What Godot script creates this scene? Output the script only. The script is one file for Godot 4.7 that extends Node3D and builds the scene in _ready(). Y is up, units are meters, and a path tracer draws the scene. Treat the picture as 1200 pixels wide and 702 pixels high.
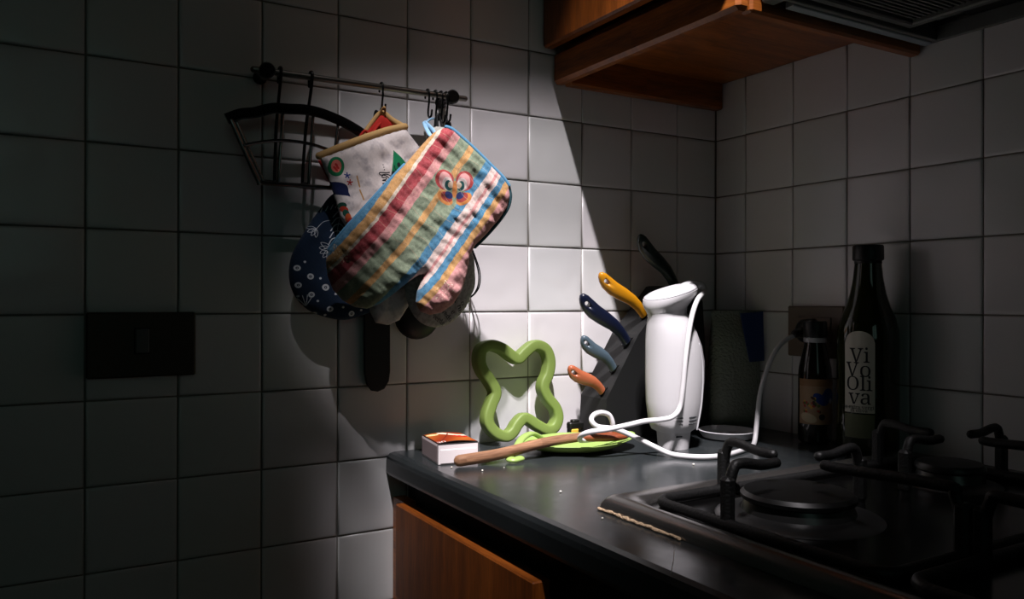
extends Node3D
# A dark tiled kitchen corner with one hard beam of light on oven mitts hanging from a rail above a stone worktop.
# Metres, y up. Origin: the corner of the two tiled walls at eye level. wall_back is the plane z = 0 (x < 0), wall_right the plane x = 0 (z > 0).

const FLOOR_Y := -1.095
const CEIL_Y := 1.6
const TOP_Y := -0.193          # worktop surface
const LAMP := Vector3(-1.28, 3.0, 1.55)

var M := {}
var counts := {}
var rng := RandomNumberGenerator.new()

func V(x: float, y: float, z: float) -> Vector3:
	return Vector3(x, y, z)

# ------------------------------------------------------------------ scene set-up
func _ready() -> void:
	rng.seed = 71
	set_camera()
	set_light()
	make_materials()
	room()
	tiles()
	upper_cabinet()
	hood()
	worktop()
	base_cabinets()
	hob()
	switch_and_socket()
	rail_and_hooks()
	rack()
	utensils()
	blue_mitt()
	white_mitt()
	printed_mitt()
	striped_mitt()
	knife_block()
	blender()
	back_corner_things()
	green_things()
	match_and_spoon()
	crumbs()

func set_camera() -> void:
	var cam := Camera3D.new()
	cam.name = "camera"
	var yaw := 0.5314
	var roll := 0.002
	var f := V(sin(yaw), 0, -cos(yaw))
	var r := V(cos(yaw), 0, sin(yaw))
	var u := V(0, 1, 0)
	cam.basis = Basis(r * cos(roll) + u * sin(roll), u * cos(roll) - r * sin(roll), -f)
	cam.position = V(-1.0347, 0.0186, 1.0478)
	cam.fov = rad_to_deg(2.0 * atan(351.0 / 942.36))
	cam.near = 0.02
	add_child(cam)
	cam.current = true

func set_light() -> void:
	var env := Environment.new()
	env.background_mode = Environment.BG_COLOR
	env.background_color = Color(0.58, 0.72, 0.68)
	env.background_energy_multiplier = 0.7
	env.tonemap_mode = Environment.TONE_MAPPER_LINEAR
	env.tonemap_exposure = 1.0
	env.sdfgi_enabled = true
	env.ssao_enabled = true
	env.ssil_enabled = true
	var we := WorldEnvironment.new()
	we.name = "environment"
	we.environment = env
	add_child(we)
	# three unseen lamps above the ceiling, placed out of view to cast the beam
	for k in 3:
		var at := LAMP + V(0, 0, 0.13 * (k - 1))
		var spot := SpotLight3D.new()
		spot.name = "unseen_beam_lamp_%03d" % k
		add_child(spot)
		spot.light_color = Color(1.0, 0.97, 0.985)
		spot.light_energy = 15.5
		spot.light_size = 0.036
		spot.spot_angle = 8.4
		spot.spot_angle_attenuation = 1.0
		spot.spot_attenuation = 2.0
		spot.spot_range = 12.0
		spot.shadow_enabled = true
		spot.look_at_from_position(at, V(-0.32, -0.12, 0.12), V(0, 0, 1))

# ------------------------------------------------------------------ naming and tree
func numbered(called: String, parent: Node) -> String:
	var key := str(parent.get_instance_id()) + called
	var n: int = counts.get(key, 0)
	counts[key] = n + 1
	return called if n == 0 else "%s_%03d" % [called, n]

func obj(called: String, mesh: Mesh, mat: Material, parent: Node = null) -> MeshInstance3D:
	var p: Node = parent if parent else self
	var o := MeshInstance3D.new()
	o.name = numbered(called, p)
	o.mesh = mesh
	if mat:
		o.material_override = mat
	p.add_child(o, true)
	return o

func tag(o: Node, label: String, category: String, group := "") -> void:
	o.set_meta("label", label)
	o.set_meta("category", category)
	if group != "":
		o.set_meta("group", group)

func thing(called: String, label: String, category: String, at := Vector3.ZERO, group := "") -> Node3D:
	var o := Node3D.new()
	o.name = numbered(called, self)
	add_child(o, true)
	o.position = at
	tag(o, label, category, group)
	return o

func struct(called: String, mesh: Mesh, mat: Material) -> MeshInstance3D:
	var o := obj(called, mesh, mat)
	o.set_meta("kind", "structure")
	return o

# ------------------------------------------------------------------ geometry
class Geo:
	var st := SurfaceTool.new()
	var grp := 10
	func _init() -> void:
		st.begin(Mesh.PRIMITIVE_TRIANGLES)
	# p: triangle soup, uv: one per point, groups: one smooth group per triangle; closed shapes are turned the right way out
	func put(p: PackedVector3Array, uv: PackedVector2Array, groups: PackedInt32Array, closed := true) -> void:
		var flip := false
		if closed:
			var c := Vector3.ZERO
			for q in p:
				c += q
			c /= maxf(1.0, p.size())
			var vol := 0.0
			for i in range(0, p.size(), 3):
				vol += (p[i] - c).dot((p[i + 1] - c).cross(p[i + 2] - c))
			flip = vol > 0.0
		for i in range(0, p.size(), 3):
			var order := [0, 2, 1] if flip else [0, 1, 2]
			st.set_smooth_group(groups[i / 3])
			for k in order:
				st.set_uv(uv[i + k])
				st.add_vertex(p[i + k])
	func mesh() -> ArrayMesh:
		st.generate_normals()
		st.index()
		return st.commit()

func frame_pts(pts: Array, closed: bool) -> Array:
	# parallel-transported frames [tangent, side, up]
	var n := pts.size()
	var out := []
	var side := Vector3.ZERO
	for i in n:
		var a: Vector3 = pts[(i - 1 + n) % n] if closed or i > 0 else pts[0]
		var b: Vector3 = pts[(i + 1) % n] if closed or i < n - 1 else pts[n - 1]
		var t := (b - a).normalized()
		if i == 0:
			side = t.cross(Vector3.UP if absf(t.y) < 0.9 else Vector3.RIGHT).normalized()
		else:
			side = (side - t * side.dot(t)).normalized()
		out.append([t, side, t.cross(side)])
	return out

func curve(pts: Array, per := 6, closed := false) -> Array:
	# Catmull-Rom through the points
	var n := pts.size()
	var out := []
	var last := n if closed else n - 1
	for i in last:
		var p0 = pts[(i - 1 + n) % n] if closed or i > 0 else pts[0] * 2.0 - pts[1]
		var p1 = pts[i]
		var p2 = pts[(i + 1) % n]
		var p3 = pts[(i + 2) % n] if closed or i < n - 2 else pts[n - 1] * 2.0 - pts[n - 2]
		for k in per:
			var t := float(k) / per
			out.append(0.5 * (p1 * 2.0 + (p2 - p0) * t + (p0 * 2.0 - p1 * 5.0 + p2 * 4.0 - p3) * t * t + (p1 * 3.0 - p0 - p2 * 3.0 + p3) * t * t * t))
	if not closed:
		out.append(pts[n - 1])
	return out

func loft(g: Geo, rings: Array, caps := true, wrap := false, uv_fn := 0) -> void:
	# rings: arrays of Vector3 of equal length
	var p := PackedVector3Array()
	var uv := PackedVector2Array()
	var gr := PackedInt32Array()
	var m: int = rings[0].size()
	var n := rings.size()
	var side_group := 0
	for i in (n if wrap else n - 1):
		var r0: Array = rings[i]
		var r1: Array = rings[(i + 1) % n]
		for j in m:
			var k := (j + 1) % m
			var ua := float(j) / m
			var ub := float(j + 1) / m
			var va := float(i) / (n - 1)
			var vb := float(i + 1) / (n - 1)
			p.append_array(PackedVector3Array([r0[j], r1[j], r1[k], r0[j], r1[k], r0[k]]))
			uv.append_array(PackedVector2Array([Vector2(ua, va), Vector2(ua, vb), Vector2(ub, vb), Vector2(ua, va), Vector2(ub, vb), Vector2(ub, va)]))
			gr.append(side_group)
			gr.append(side_group)
	if caps and not wrap:
		for e in 2:
			var r: Array = rings[0] if e == 0 else rings[n - 1]
			var c := Vector3.ZERO
			for q in r:
				c += q
			c /= m
			for j in m:
				var k := (j + 1) % m
				p.append_array(PackedVector3Array([c, r[j], r[k]] if e == 0 else [c, r[k], r[j]]))
				uv.append_array(PackedVector2Array([Vector2(0.5, e), Vector2(0.5, e), Vector2(0.5, e)]))
				gr.append(1 + e)
	g.put(p, uv, gr)

func tube(g: Geo, pts: Array, rad, sides := 8, closed := false, round_ends := true, flat := 1.0) -> void:
	var fr := frame_pts(pts, closed)
	var rings := []
	var n := pts.size()
	for i in n:
		var r: float = rad[i] if rad is Array else rad
		rings.append(circle(pts[i], fr[i][1] * r, fr[i][2] * r * flat, sides))
	if round_ends and not closed:
		var r0: float = rad[0] if rad is Array else rad
		var r1: float = rad[n - 1] if rad is Array else rad
		for e in [[0.5, 0.87], [0.87, 0.5], [0.99, 0.14]]:
			rings.push_front(circle(pts[0] - fr[0][0] * r0 * e[0] * 0.9, fr[0][1] * r0 * e[1], fr[0][2] * r0 * e[1] * flat, sides))
			rings.push_back(circle(pts[n - 1] + fr[n - 1][0] * r1 * e[0] * 0.9, fr[n - 1][1] * r1 * e[1], fr[n - 1][2] * r1 * e[1] * flat, sides))
	loft(g, rings, not closed, closed)

func circle(c: Vector3, a: Vector3, b: Vector3, sides: int, power := 1.0) -> Array:
	var out := []
	for j in sides:
		var t := TAU * j / sides
		var x := cos(t)
		var y := sin(t)
		if power != 1.0:
			x = signf(x) * pow(absf(x), power)
			y = signf(y) * pow(absf(y), power)
		out.append(c + a * x + b * y)
	return out

func sweep(g: Geo, pts: Array, section: Array, axis: Vector3, closed := false) -> void:
	# a flat section (Vector2: across the path, along axis) along a path that lies across axis
	var n := pts.size()
	var rings := []
	for i in n:
		var a: Vector3 = pts[(i - 1 + n) % n] if closed or i > 0 else pts[0]
		var b: Vector3 = pts[(i + 1) % n] if closed or i < n - 1 else pts[n - 1]
		var t := (b - a).normalized()
		var s := t.cross(axis).normalized()
		var ring := []
		for q in section:
			ring.append(pts[i] + s * q.x + axis * q.y)
		rings.append(ring)
	loft(g, rings, not closed, closed)

func round_rect(w: float, h: float, r: float, per := 3) -> Array:
	var out := []
	for c in 4:
		var cx := (w / 2 - r) * (1 if c == 0 or c == 3 else -1)
		var cy := (h / 2 - r) * (1 if c < 2 else -1)
		for k in per + 1:
			var t := PI / 2 * (c + float(k) / per)
			out.append(Vector2(cx + r * cos(t), cy + r * sin(t)))
	return out

func box(g: Geo, c: Vector3, s: Vector3, bev := 0.002, turn := Basis.IDENTITY) -> void:
	# chamfered box
	bev = minf(bev, minf(s.x, minf(s.y, s.z)) * 0.45)
	var h := s / 2
	var cn := {}
	for x in [-1, 1]:
		for y in [-1, 1]:
			for z in [-1, 1]:
				var v := Vector3(x * h.x, y * h.y, z * h.z)
				cn[[x, y, z]] = [v - Vector3(0, y * bev, z * bev), v - Vector3(x * bev, 0, z * bev), v - Vector3(x * bev, y * bev, 0)]
	var p := PackedVector3Array()
	var quads := []
	for e in [-1, 1]:
		quads.append([cn[[e, -1, -1]][0], cn[[e, 1, -1]][0], cn[[e, 1, 1]][0], cn[[e, -1, 1]][0]])
		quads.append([cn[[-1, e, -1]][1], cn[[1, e, -1]][1], cn[[1, e, 1]][1], cn[[-1, e, 1]][1]])
		quads.append([cn[[-1, -1, e]][2], cn[[1, -1, e]][2], cn[[1, 1, e]][2], cn[[-1, 1, e]][2]])
		for f in [-1, 1]:
			quads.append([cn[[-1, e, f]][1], cn[[1, e, f]][1], cn[[1, e, f]][2], cn[[-1, e, f]][2]])
			quads.append([cn[[e, -1, f]][0], cn[[e, 1, f]][0], cn[[e, 1, f]][2], cn[[e, -1, f]][2]])
			quads.append([cn[[e, f, -1]][0], cn[[e, f, 1]][0], cn[[e, f, 1]][1], cn[[e, f, -1]][1]])
	for q in quads:
		add_out(p, [q[0], q[1], q[2]])
		add_out(p, [q[0], q[2], q[3]])
	for k in cn:
		add_out(p, cn[k])
	var uv := PackedVector2Array()
	var gr := PackedInt32Array()
	for i in p.size():
		uv.append(Vector2(p[i].x + p[i].z, p[i].y))
		p[i] = c + turn * p[i]
	for i in p.size() / 3:
		gr.append(-1)
	g.put(p, uv, gr)

func add_out(p: PackedVector3Array, t: Array) -> void:
	var n: Vector3 = (t[1] - t[0]).cross(t[2] - t[0])
	if n.dot(t[0] + t[1] + t[2]) > 0:
		p.append_array(PackedVector3Array([t[0], t[2], t[1]]))
	else:
		p.append_array(PackedVector3Array(t))

func box_mesh(c: Vector3, s: Vector3, bev := 0.002, turn := Basis.IDENTITY) -> ArrayMesh:
	var g := Geo.new()
	box(g, c, s, bev, turn)
	return g.mesh()

func lathe(g: Geo, prof: Array, seg := 32, at := Vector3.ZERO) -> void:
	# prof: Vector2(radius, height) from bottom to top; sharp corners get their own smooth group
	var p := PackedVector3Array()
	var uv := PackedVector2Array()
	var gr := PackedInt32Array()
	var group := 0
	for i in prof.size() - 1:
		var a: Vector2 = prof[i]
		var b: Vector2 = prof[i + 1]
		if i > 0 and absf((b - a).angle_to(a - prof[i - 1])) > 0.6:
			group += 1
		for j in seg:
			var t0 := TAU * j / seg
			var t1 := TAU * (j + 1) / seg
			var q := [V(a.x * cos(t0), a.y, a.x * sin(t0)), V(b.x * cos(t0), b.y, b.x * sin(t0)), V(b.x * cos(t1), b.y, b.x * sin(t1)), V(a.x * cos(t1), a.y, a.x * sin(t1))]
			for tri in [[0, 1, 2], [0, 2, 3]]:
				if (q[tri[1]] - q[tri[0]]).cross(q[tri[2]] - q[tri[0]]).length_squared() < 1e-18:
					continue
				for k in tri:
					p.append(q[k] + at)
					uv.append(Vector2(float(j + (1 if k > 1 else 0)) / seg, q[k].y))
				gr.append(group)
	g.put(p, uv, gr)

func prism(g: Geo, poly: Array, depth: float, bev := 0.002, at := Vector3.ZERO, turn := Basis.IDENTITY, smooth := false) -> void:
	# polygon in local xy, pushed along local z from 0 to depth
	var pts := PackedVector2Array(poly)
	if Geometry2D.is_polygon_clockwise(pts):
		pts.reverse()
	var n := pts.size()
	var ins := PackedVector2Array()
	for i in n:
		var d0 := (pts[i] - pts[(i - 1 + n) % n]).normalized()
		var d1 := (pts[(i + 1) % n] - pts[i]).normalized()
		var nn := (Vector2(-d0.y, d0.x) + Vector2(-d1.y, d1.x)).normalized()
		var k := maxf(0.4, nn.dot(Vector2(-d1.y, d1.x)))
		ins.append(pts[i] + nn * bev / k)
	var tri := Geometry2D.triangulate_polygon(ins)
	var p := PackedVector3Array()
	var uv := PackedVector2Array()
	var gr := PackedInt32Array()
	for i in range(0, tri.size(), 3):
		var t := [ins[tri[i]], ins[tri[i + 1]], ins[tri[i + 2]]]
		if (t[1] - t[0]).cross(t[2] - t[0]) < 0:
			t = [t[0], t[2], t[1]]
		for q in t:
			p.append(V(q.x, q.y, depth))
			uv.append(q)
		gr.append(-1)
		for q in [t[0], t[2], t[1]]:
			p.append(V(q.x, q.y, 0))
			uv.append(q)
		gr.append(-1)
	var rings := [[ins, 0.0], [pts, bev], [pts, depth - bev], [ins, depth]]
	for k in 3:
		for i in n:
			var j := (i + 1) % n
			var a0: Vector2 = rings[k][0][i]
			var a1: Vector2 = rings[k][0][j]
			var b0: Vector2 = rings[k + 1][0][i]
			var b1: Vector2 = rings[k + 1][0][j]
			var za: float = rings[k][1]
			var zb: float = rings[k + 1][1]
			var q := [V(a0.x, a0.y, za), V(a1.x, a1.y, za), V(b1.x, b1.y, zb), V(b0.x, b0.y, zb)]
			for t in [[0, 1, 2], [0, 2, 3]]:
				for m in t:
					p.append(q[m])
					uv.append(Vector2(q[m].x, q[m].y))
				gr.append(5 if smooth else -1)
	for i in p.size():
		p[i] = at + turn * p[i]
	g.put(p, uv, gr)

func mm(flat: Array) -> PackedVector2Array:
	# x, y pairs in millimetres
	var out := PackedVector2Array()
	for i in range(0, flat.size(), 2):
		out.append(Vector2(flat[i], flat[i + 1]) * 0.001)
	return out

func to_outline(outline: PackedVector2Array, q: Vector2) -> Vector2:
	var best := Vector2.ZERO
	var least := 1e9
	var n := outline.size()
	for i in n:
		var c := Geometry2D.get_closest_point_to_segment(q, outline[i], outline[(i + 1) % n])
		var d := c.distance_squared_to(q)
		if d < least:
			least = d
			best = c
	return best

func pillow(outline: PackedVector2Array, step: float, thick: float, edge: float, puff: Dictionary) -> ArrayMesh:
	# a stuffed cloth shape in the plane xy: rounded towards its outline, puffed and creased by the noise in puff
	var lo := outline[0]
	var hi := outline[0]
	for q in outline:
		lo = lo.min(q)
		hi = hi.max(q)
	lo -= Vector2(step, step) * 1.3
	var nx := int((hi.x - lo.x) / step) + 3
	var ny := int((hi.y - lo.y) / step) + 3
	var pos := []
	var dist := []
	var inside := []
	for j in ny:
		for i in nx:
			var q := lo + Vector2(i, j) * step
			pos.append(q)
			inside.append(Geometry2D.is_point_in_polygon(q, outline))
			dist.append(0.0)
	for j in ny:
		for i in nx:
			var k := j * nx + i
			if inside[k]:
				dist[k] = pos[k].distance_to(to_outline(outline, pos[k]))
			else:
				var near := false
				for dj in [-1, 0, 1]:
					for di in [-1, 0, 1]:
						var a: int = i + di
						var b: int = j + dj
						if a >= 0 and b >= 0 and a < nx and b < ny and inside[b * nx + a]:
							near = true
				if near:
					pos[k] = to_outline(outline, pos[k])
					dist[k] = 0.0
				else:
					dist[k] = -1.0
	var z := []
	for k in pos.size():
		if dist[k] < 0:
			z.append([0.0, 0.0])
			continue
		var e := clampf(dist[k] / edge, 0, 1)
		var h := thick * 0.5 * sqrt(maxf(0.0, 1.0 - (1.0 - e) * (1.0 - e)))
		var fade := smoothstep(0.0, 0.35, e)
		var f := puff_at(pos[k], puff)
		var bend := 0.0
		if puff.has("curl"):      # the far end leans back
			bend = -puff["curl"] * pow(maxf(0.0, pos[k].dot(puff["dir"]) - puff["curl_from"]), 2.0)
		z.append([h + f * fade + bend, -h + bend])
	var p := PackedVector3Array()
	var uv := PackedVector2Array()
	var gr := PackedInt32Array()
	var size := hi - lo
	for j in ny - 1:
		for i in nx - 1:
			var k := j * nx + i
			var quad := [k, k + 1, k + nx + 1, k + nx]
			var tris := [[0, 1, 2], [0, 2, 3]] if (i + j) % 2 == 0 else [[0, 1, 3], [1, 2, 3]]
			for t in tris:
				var ok := true
				var c := Vector2.ZERO
				for m in t:
					ok = ok and dist[quad[m]] >= 0.0
					c += pos[quad[m]] / 3
				if not ok or not Geometry2D.is_point_in_polygon(c, outline):
					continue
				for face in 2:
					var order := [t[0], t[1], t[2]] if face == 0 else [t[0], t[2], t[1]]
					for m in order:
						var q: Vector2 = pos[quad[m]]
						p.append(V(q.x, q.y, z[quad[m]][face]))
						uv.append(Vector2((q.x - lo.x) / size.x, 1.0 - (q.y - lo.y) / size.y))
					gr.append(0)
	puff["lo"] = lo
	puff["size"] = size
	var g := Geo.new()
	g.put(p, uv, gr)
	return g.mesh()

func puff_at(q: Vector2, puff: Dictionary) -> float:
	var n: FastNoiseLite = puff["noise"]
	var f: float = n.get_noise_2d(q.x * 1000.0, q.y * 1000.0) * puff.get("rough", 0.002)
	if puff.has("dir"):
		var d: Vector2 = puff["dir"]
		var s := q.dot(d) + n.get_noise_2d(q.x * 400.0 + 50, q.y * 400.0) * 0.006
		var w := q.dot(Vector2(-d.y, d.x))
		var gap: float = puff["gap"]
		f += puff["quilt"] * (absf(sin(PI * s / gap)) - 0.6)
		f += puff["quilt"] * 0.12 * (absf(sin(PI * (w / gap / 0.9 + 0.3 * sin(s * 90.0)))) - 0.6)
		f += puff["quilt"] * 2.2 * n.get_noise_2d(s * 3000.0, w * 900.0)
		f -= puff["quilt"] * 1.5 * pow(1.0 - absf(sin(PI * s / gap)), 5.0) * clampf(0.5 + 1.6 * n.get_noise_2d(s * 900.0 + 90.0, w * 900.0), 0.0, 1.0)
	return f

func noise(freq: float, seed_: int, oct := 3) -> FastNoiseLite:
	var n := FastNoiseLite.new()
	n.seed = seed_
	n.noise_type = FastNoiseLite.TYPE_SIMPLEX
	n.frequency = freq
	n.fractal_octaves = oct
	return n

func text_arrays(t: String, size: float, depth: float, font := "Droid Serif", bold := false) -> PackedVector3Array:
	var tm := TextMesh.new()
	var f := SystemFont.new()
	f.font_names = PackedStringArray([font])
	if bold:
		f.font_weight = 700
	tm.font = f
	tm.text = t
	tm.font_size = 64
	tm.pixel_size = size / 64.0
	tm.depth = depth
	tm.curve_step = 1.0
	var a: Array = tm.surface_get_arrays(0)
	var v: PackedVector3Array = a[Mesh.ARRAY_VERTEX]
	var out := PackedVector3Array()
	var idx = a[Mesh.ARRAY_INDEX]
	if idx == null:
		return v
	for i in idx:
		out.append(v[i])
	return out

# ------------------------------------------------------------------ pictures for cloth, wood, labels
func canvas(w: int, h: int, c: Color) -> Image:
	var im := Image.create(w, h, false, Image.FORMAT_RGB8)
	im.fill(c)
	return im

func tex(im: Image) -> ImageTexture:
	return ImageTexture.create_from_image(im)

func spot_on(im: Image, c: Vector2, rx: float, ry: float, turn: float, col: Color, amount := 1.0) -> void:
	var r := maxf(rx, ry) + 1
	for y in range(int(c.y - r), int(c.y + r) + 1):
		for x in range(int(c.x - r), int(c.x + r) + 1):
			if x < 0 or y < 0 or x >= im.get_width() or y >= im.get_height():
				continue
			var d := (Vector2(x, y) - c).rotated(-turn)
			var e := (d.x / rx) * (d.x / rx) + (d.y / ry) * (d.y / ry)
			if e < 1.0:
				im.set_pixel(x, y, im.get_pixel(x, y).lerp(col, amount))

func stroke(im: Image, pts: Array, r: float, col: Color) -> void:
	var path := curve(pts, 10)
	for i in path.size() - 1:
		var a: Vector2 = path[i]
		var b: Vector2 = path[i + 1]
		var n := int(a.distance_to(b)) + 1
		for k in n:
			spot_on(im, a.lerp(b, float(k) / n), r, r, 0.0, col)

func print_text(im: Image, t: String, at: Vector2, px: float, turn: float, col: Color, font := "Droid Serif") -> void:
	var v := text_arrays(t, px, 0.0, font)
	for i in range(0, v.size(), 3):
		var q := []
		for k in 3:
			q.append(at + Vector2(v[i + k].x, -v[i + k].y).rotated(turn))
		var area: float = (q[1] - q[0]).cross(q[2] - q[0])
		if absf(area) < 0.01:
			continue
		var lo: Vector2 = q[0].min(q[1]).min(q[2])
		var hi: Vector2 = q[0].max(q[1]).max(q[2])
		for y in range(int(lo.y), int(hi.y) + 2):
			for x in range(int(lo.x), int(hi.x) + 2):
				if x < 0 or y < 0 or x >= im.get_width() or y >= im.get_height():
					continue
				var s := Vector2(x, y)
				var w0: float = (q[1] - s).cross(q[2] - s) / area
				var w1: float = (q[2] - s).cross(q[0] - s) / area
				if w0 >= -0.02 and w1 >= -0.02 and w0 + w1 <= 1.02:
					im.set_pixel(x, y, col)

func wood_image(dark: Color, light: Color, w: int, h: int, seed_: int, along_y := true) -> Image:
	var im := canvas(w, h, dark)
	var a := noise(0.02, seed_, 4)
	var b := noise(0.09, seed_ + 1, 2)
	for y in h:
		for x in w:
			var s := Vector2(x, y * 0.06) if along_y else Vector2(y, x * 0.06)
			var t := 0.5 + 0.55 * a.get_noise_2d(s.x, s.y) + 0.35 * b.get_noise_2d(s.x * 2.0, s.y * 2.5)
			im.set_pixel(x, y, dark.lerp(light, clampf(t, 0, 1)))
	return im

# ------------------------------------------------------------------ materials
func mat(called: String, c: Color, rough := 0.5, metal := 0.0) -> StandardMaterial3D:
	var m := StandardMaterial3D.new()
	m.resource_name = called
	m.albedo_color = c
	m.roughness = rough
	m.metallic = metal
	M[called] = m
	return m

func tri_tex(m: StandardMaterial3D, t: Texture2D, scale: Vector3) -> void:
	m.albedo_texture = t
	m.uv1_triplanar = true
	m.uv1_scale = scale

func bump(m: StandardMaterial3D, freq: float, depth: float, scale: Vector3, seed_ := 5, size := 256) -> void:
	var nt := NoiseTexture2D.new()
	nt.width = size
	nt.height = size
	nt.seamless = true
	nt.noise = noise(freq, seed_, 3)
	m.heightmap_enabled = true
	m.heightmap_texture = nt
	m.heightmap_scale = depth
	m.uv1_triplanar = true
	m.uv1_scale = scale

func make_materials() -> void:
	for k in 4:
		var t := mat("tile_glaze_%d" % k, [Color(0.86, 0.85, 0.855), Color(0.84, 0.84, 0.84), Color(0.865, 0.85, 0.855), Color(0.83, 0.83, 0.825)][k], [0.28, 0.32, 0.25, 0.3][k])
		bump(t, 0.012, 0.12, V(2.2, 2.2, 2.2), 20 + k)
	var grout := mat("grout", Color(0.5, 0.48, 0.45), 0.95)
	bump(grout, 0.1, 0.05, V(8, 8, 8))
	mat("plaster", Color(0.42, 0.42, 0.4), 0.95)
	mat("dark_floor", Color(0.2, 0.17, 0.14), 0.6)
	mat("shaft_paint", Color(0.12, 0.12, 0.12), 0.95)
	var wood := mat("cabinet_wood", Color(1, 1, 1), 0.38)
	tri_tex(wood, tex(wood_image(Color(0.40, 0.205, 0.06), Color(0.58, 0.31, 0.10), 512, 512, 3)), V(3, 3, 3))
	var woodh := mat("cabinet_wood_across", Color(1, 1, 1), 0.38)
	tri_tex(woodh, tex(wood_image(Color(0.42, 0.215, 0.07), Color(0.64, 0.36, 0.13), 512, 512, 8, false)), V(3, 3, 3))
	var stone := mat("stone", Color(0.15, 0.165, 0.17), 0.24)
	stone.metallic_specular = 0.5
	var rn := NoiseTexture2D.new()
	rn.width = 512
	rn.height = 512
	rn.seamless = true
	rn.noise = noise(0.02, 9, 4)
	var ramp := Gradient.new()
	ramp.set_color(0, Color(0.75, 0.75, 0.75))
	ramp.set_color(1, Color(1.25, 1.25, 1.25))
	rn.color_ramp = ramp
	stone.roughness_texture = rn
	stone.uv1_triplanar = true
	stone.uv1_scale = V(2.5, 2.5, 2.5)
	mat("gap_black", Color(0.03, 0.028, 0.025), 0.8)
	mat("hood_grey", Color(0.40, 0.41, 0.40), 0.5, 0.1)
	mat("hood_white", Color(0.62, 0.66, 0.68), 0.5)
	mat("hood_dark", Color(0.04, 0.04, 0.04), 0.7)
	mat("hob_steel", Color(0.52, 0.51, 0.50), 0.25, 0.9)
	mat("enamel_black", Color(0.035, 0.035, 0.035), 0.2)
	var iron := mat("cast_iron", Color(0.03, 0.03, 0.03), 0.55)
	bump(iron, 0.1, 0.05, V(9, 9, 9))
	mat("burner_cap", Color(0.035, 0.035, 0.035), 0.4)
	mat("burner_alloy", Color(0.3, 0.3, 0.3), 0.35, 0.8)
	mat("rail_steel", Color(0.5, 0.48, 0.45), 0.28, 0.95)
	mat("hook_black", Color(0.06, 0.06, 0.06), 0.3, 0.6)
	mat("rack_black", Color(0.025, 0.025, 0.025), 0.22)
	mat("rack_wire", Color(0.55, 0.55, 0.55), 0.22, 1.0)
	mat("nylon_black", Color(0.02, 0.02, 0.02), 0.5)
	mat("wire_steel", Color(0.12, 0.12, 0.12), 0.3, 0.9)
	mat("switch_bronze", Color(0.24, 0.2, 0.16), 0.45, 0.2)
	mat("switch_button", Color(0.36, 0.37, 0.38), 0.4)
	mat("socket_plate", Color(0.42, 0.36, 0.31), 0.5)
	mat("plastic_black", Color(0.025, 0.025, 0.025), 0.45)
	mat("white_plastic", Color(0.71, 0.705, 0.71), 0.32)
	mat("cord_white", Color(0.78, 0.775, 0.78), 0.4)
	mat("grey_plastic", Color(0.70, 0.70, 0.71), 0.35)
	mat("slot_grey", Color(0.22, 0.23, 0.24), 0.6)
	mat("block_black", Color(0.02, 0.024, 0.024), 0.6)
	mat("steel_blade", Color(0.6, 0.6, 0.6), 0.25, 1.0)
	mat("handle_green", Color(0.03, 0.09, 0.07), 0.35)
	mat("handle_yellow", Color(0.74, 0.50, 0.06), 0.35)
	mat("handle_navy", Color(0.045, 0.075, 0.16), 0.33)
	mat("handle_grey", Color(0.27, 0.33, 0.37), 0.35)
	mat("handle_orange", Color(0.62, 0.34, 0.22), 0.35)
	var gs := mat("green_silicone", Color(0.44, 0.52, 0.25), 0.55)
	gs.subsurf_scatter_enabled = false
	mat("green_dish", Color(0.53, 0.63, 0.33), 0.38)
	mat("glass_clear", Color(0.85, 0.88, 0.86, 0.18), 0.05)
	M["glass_clear"].transparency = BaseMaterial3D.TRANSPARENCY_ALPHA
	mat("oil_glass", Color(0.13, 0.14, 0.03), 0.08)
	mat("soy_glass", Color(0.12, 0.1, 0.08), 0.1)
	mat("label_cream", Color(0.78, 0.76, 0.7), 0.6)
	mat("label_ink", Color(0.05, 0.05, 0.05), 0.7)
	mat("paper_white", Color(0.85, 0.82, 0.82), 0.8)
	mat("bag_film", Color(0.44, 0.47, 0.42), 0.25)
	mat("bag_blue", Color(0.06, 0.17, 0.36), 0.4)
	mat("yellow_plastic", Color(0.85, 0.7, 0.25), 0.5)
	mat("crumb", Color(0.85, 0.83, 0.78), 0.9)
	var scrap := mat("sealant", Color(0.86, 0.74, 0.60), 0.9)
	bump(scrap, 0.1, 0.2, V(20, 20, 20))
	mat("lining_red", Color(0.68, 0.11, 0.06), 0.9)
	mat("binding_ochre", Color(0.72, 0.58, 0.37), 0.9)
	mat("binding_blue", Color(0.32, 0.53, 0.66), 0.9)
	mat("binding_navy", Color(0.05, 0.08, 0.13), 0.9)
	mat("loop_blue", Color(0.55, 0.72, 0.84), 0.9)
	var sp := mat("spoon_wood", Color(1, 1, 1), 0.6)
	tri_tex(sp, tex(wood_image(Color(0.36, 0.25, 0.18), Color(0.60, 0.45, 0.34), 256, 256, 12, false)), V(9, 9, 9))
	sp.metallic_specular = 0.3
	var sp2 := mat("spoon_bowl_wood", Color(0.86, 0.58, 0.40), 0.5)
	tri_tex(sp2, sp.albedo_texture, V(9, 9, 9))

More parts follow.
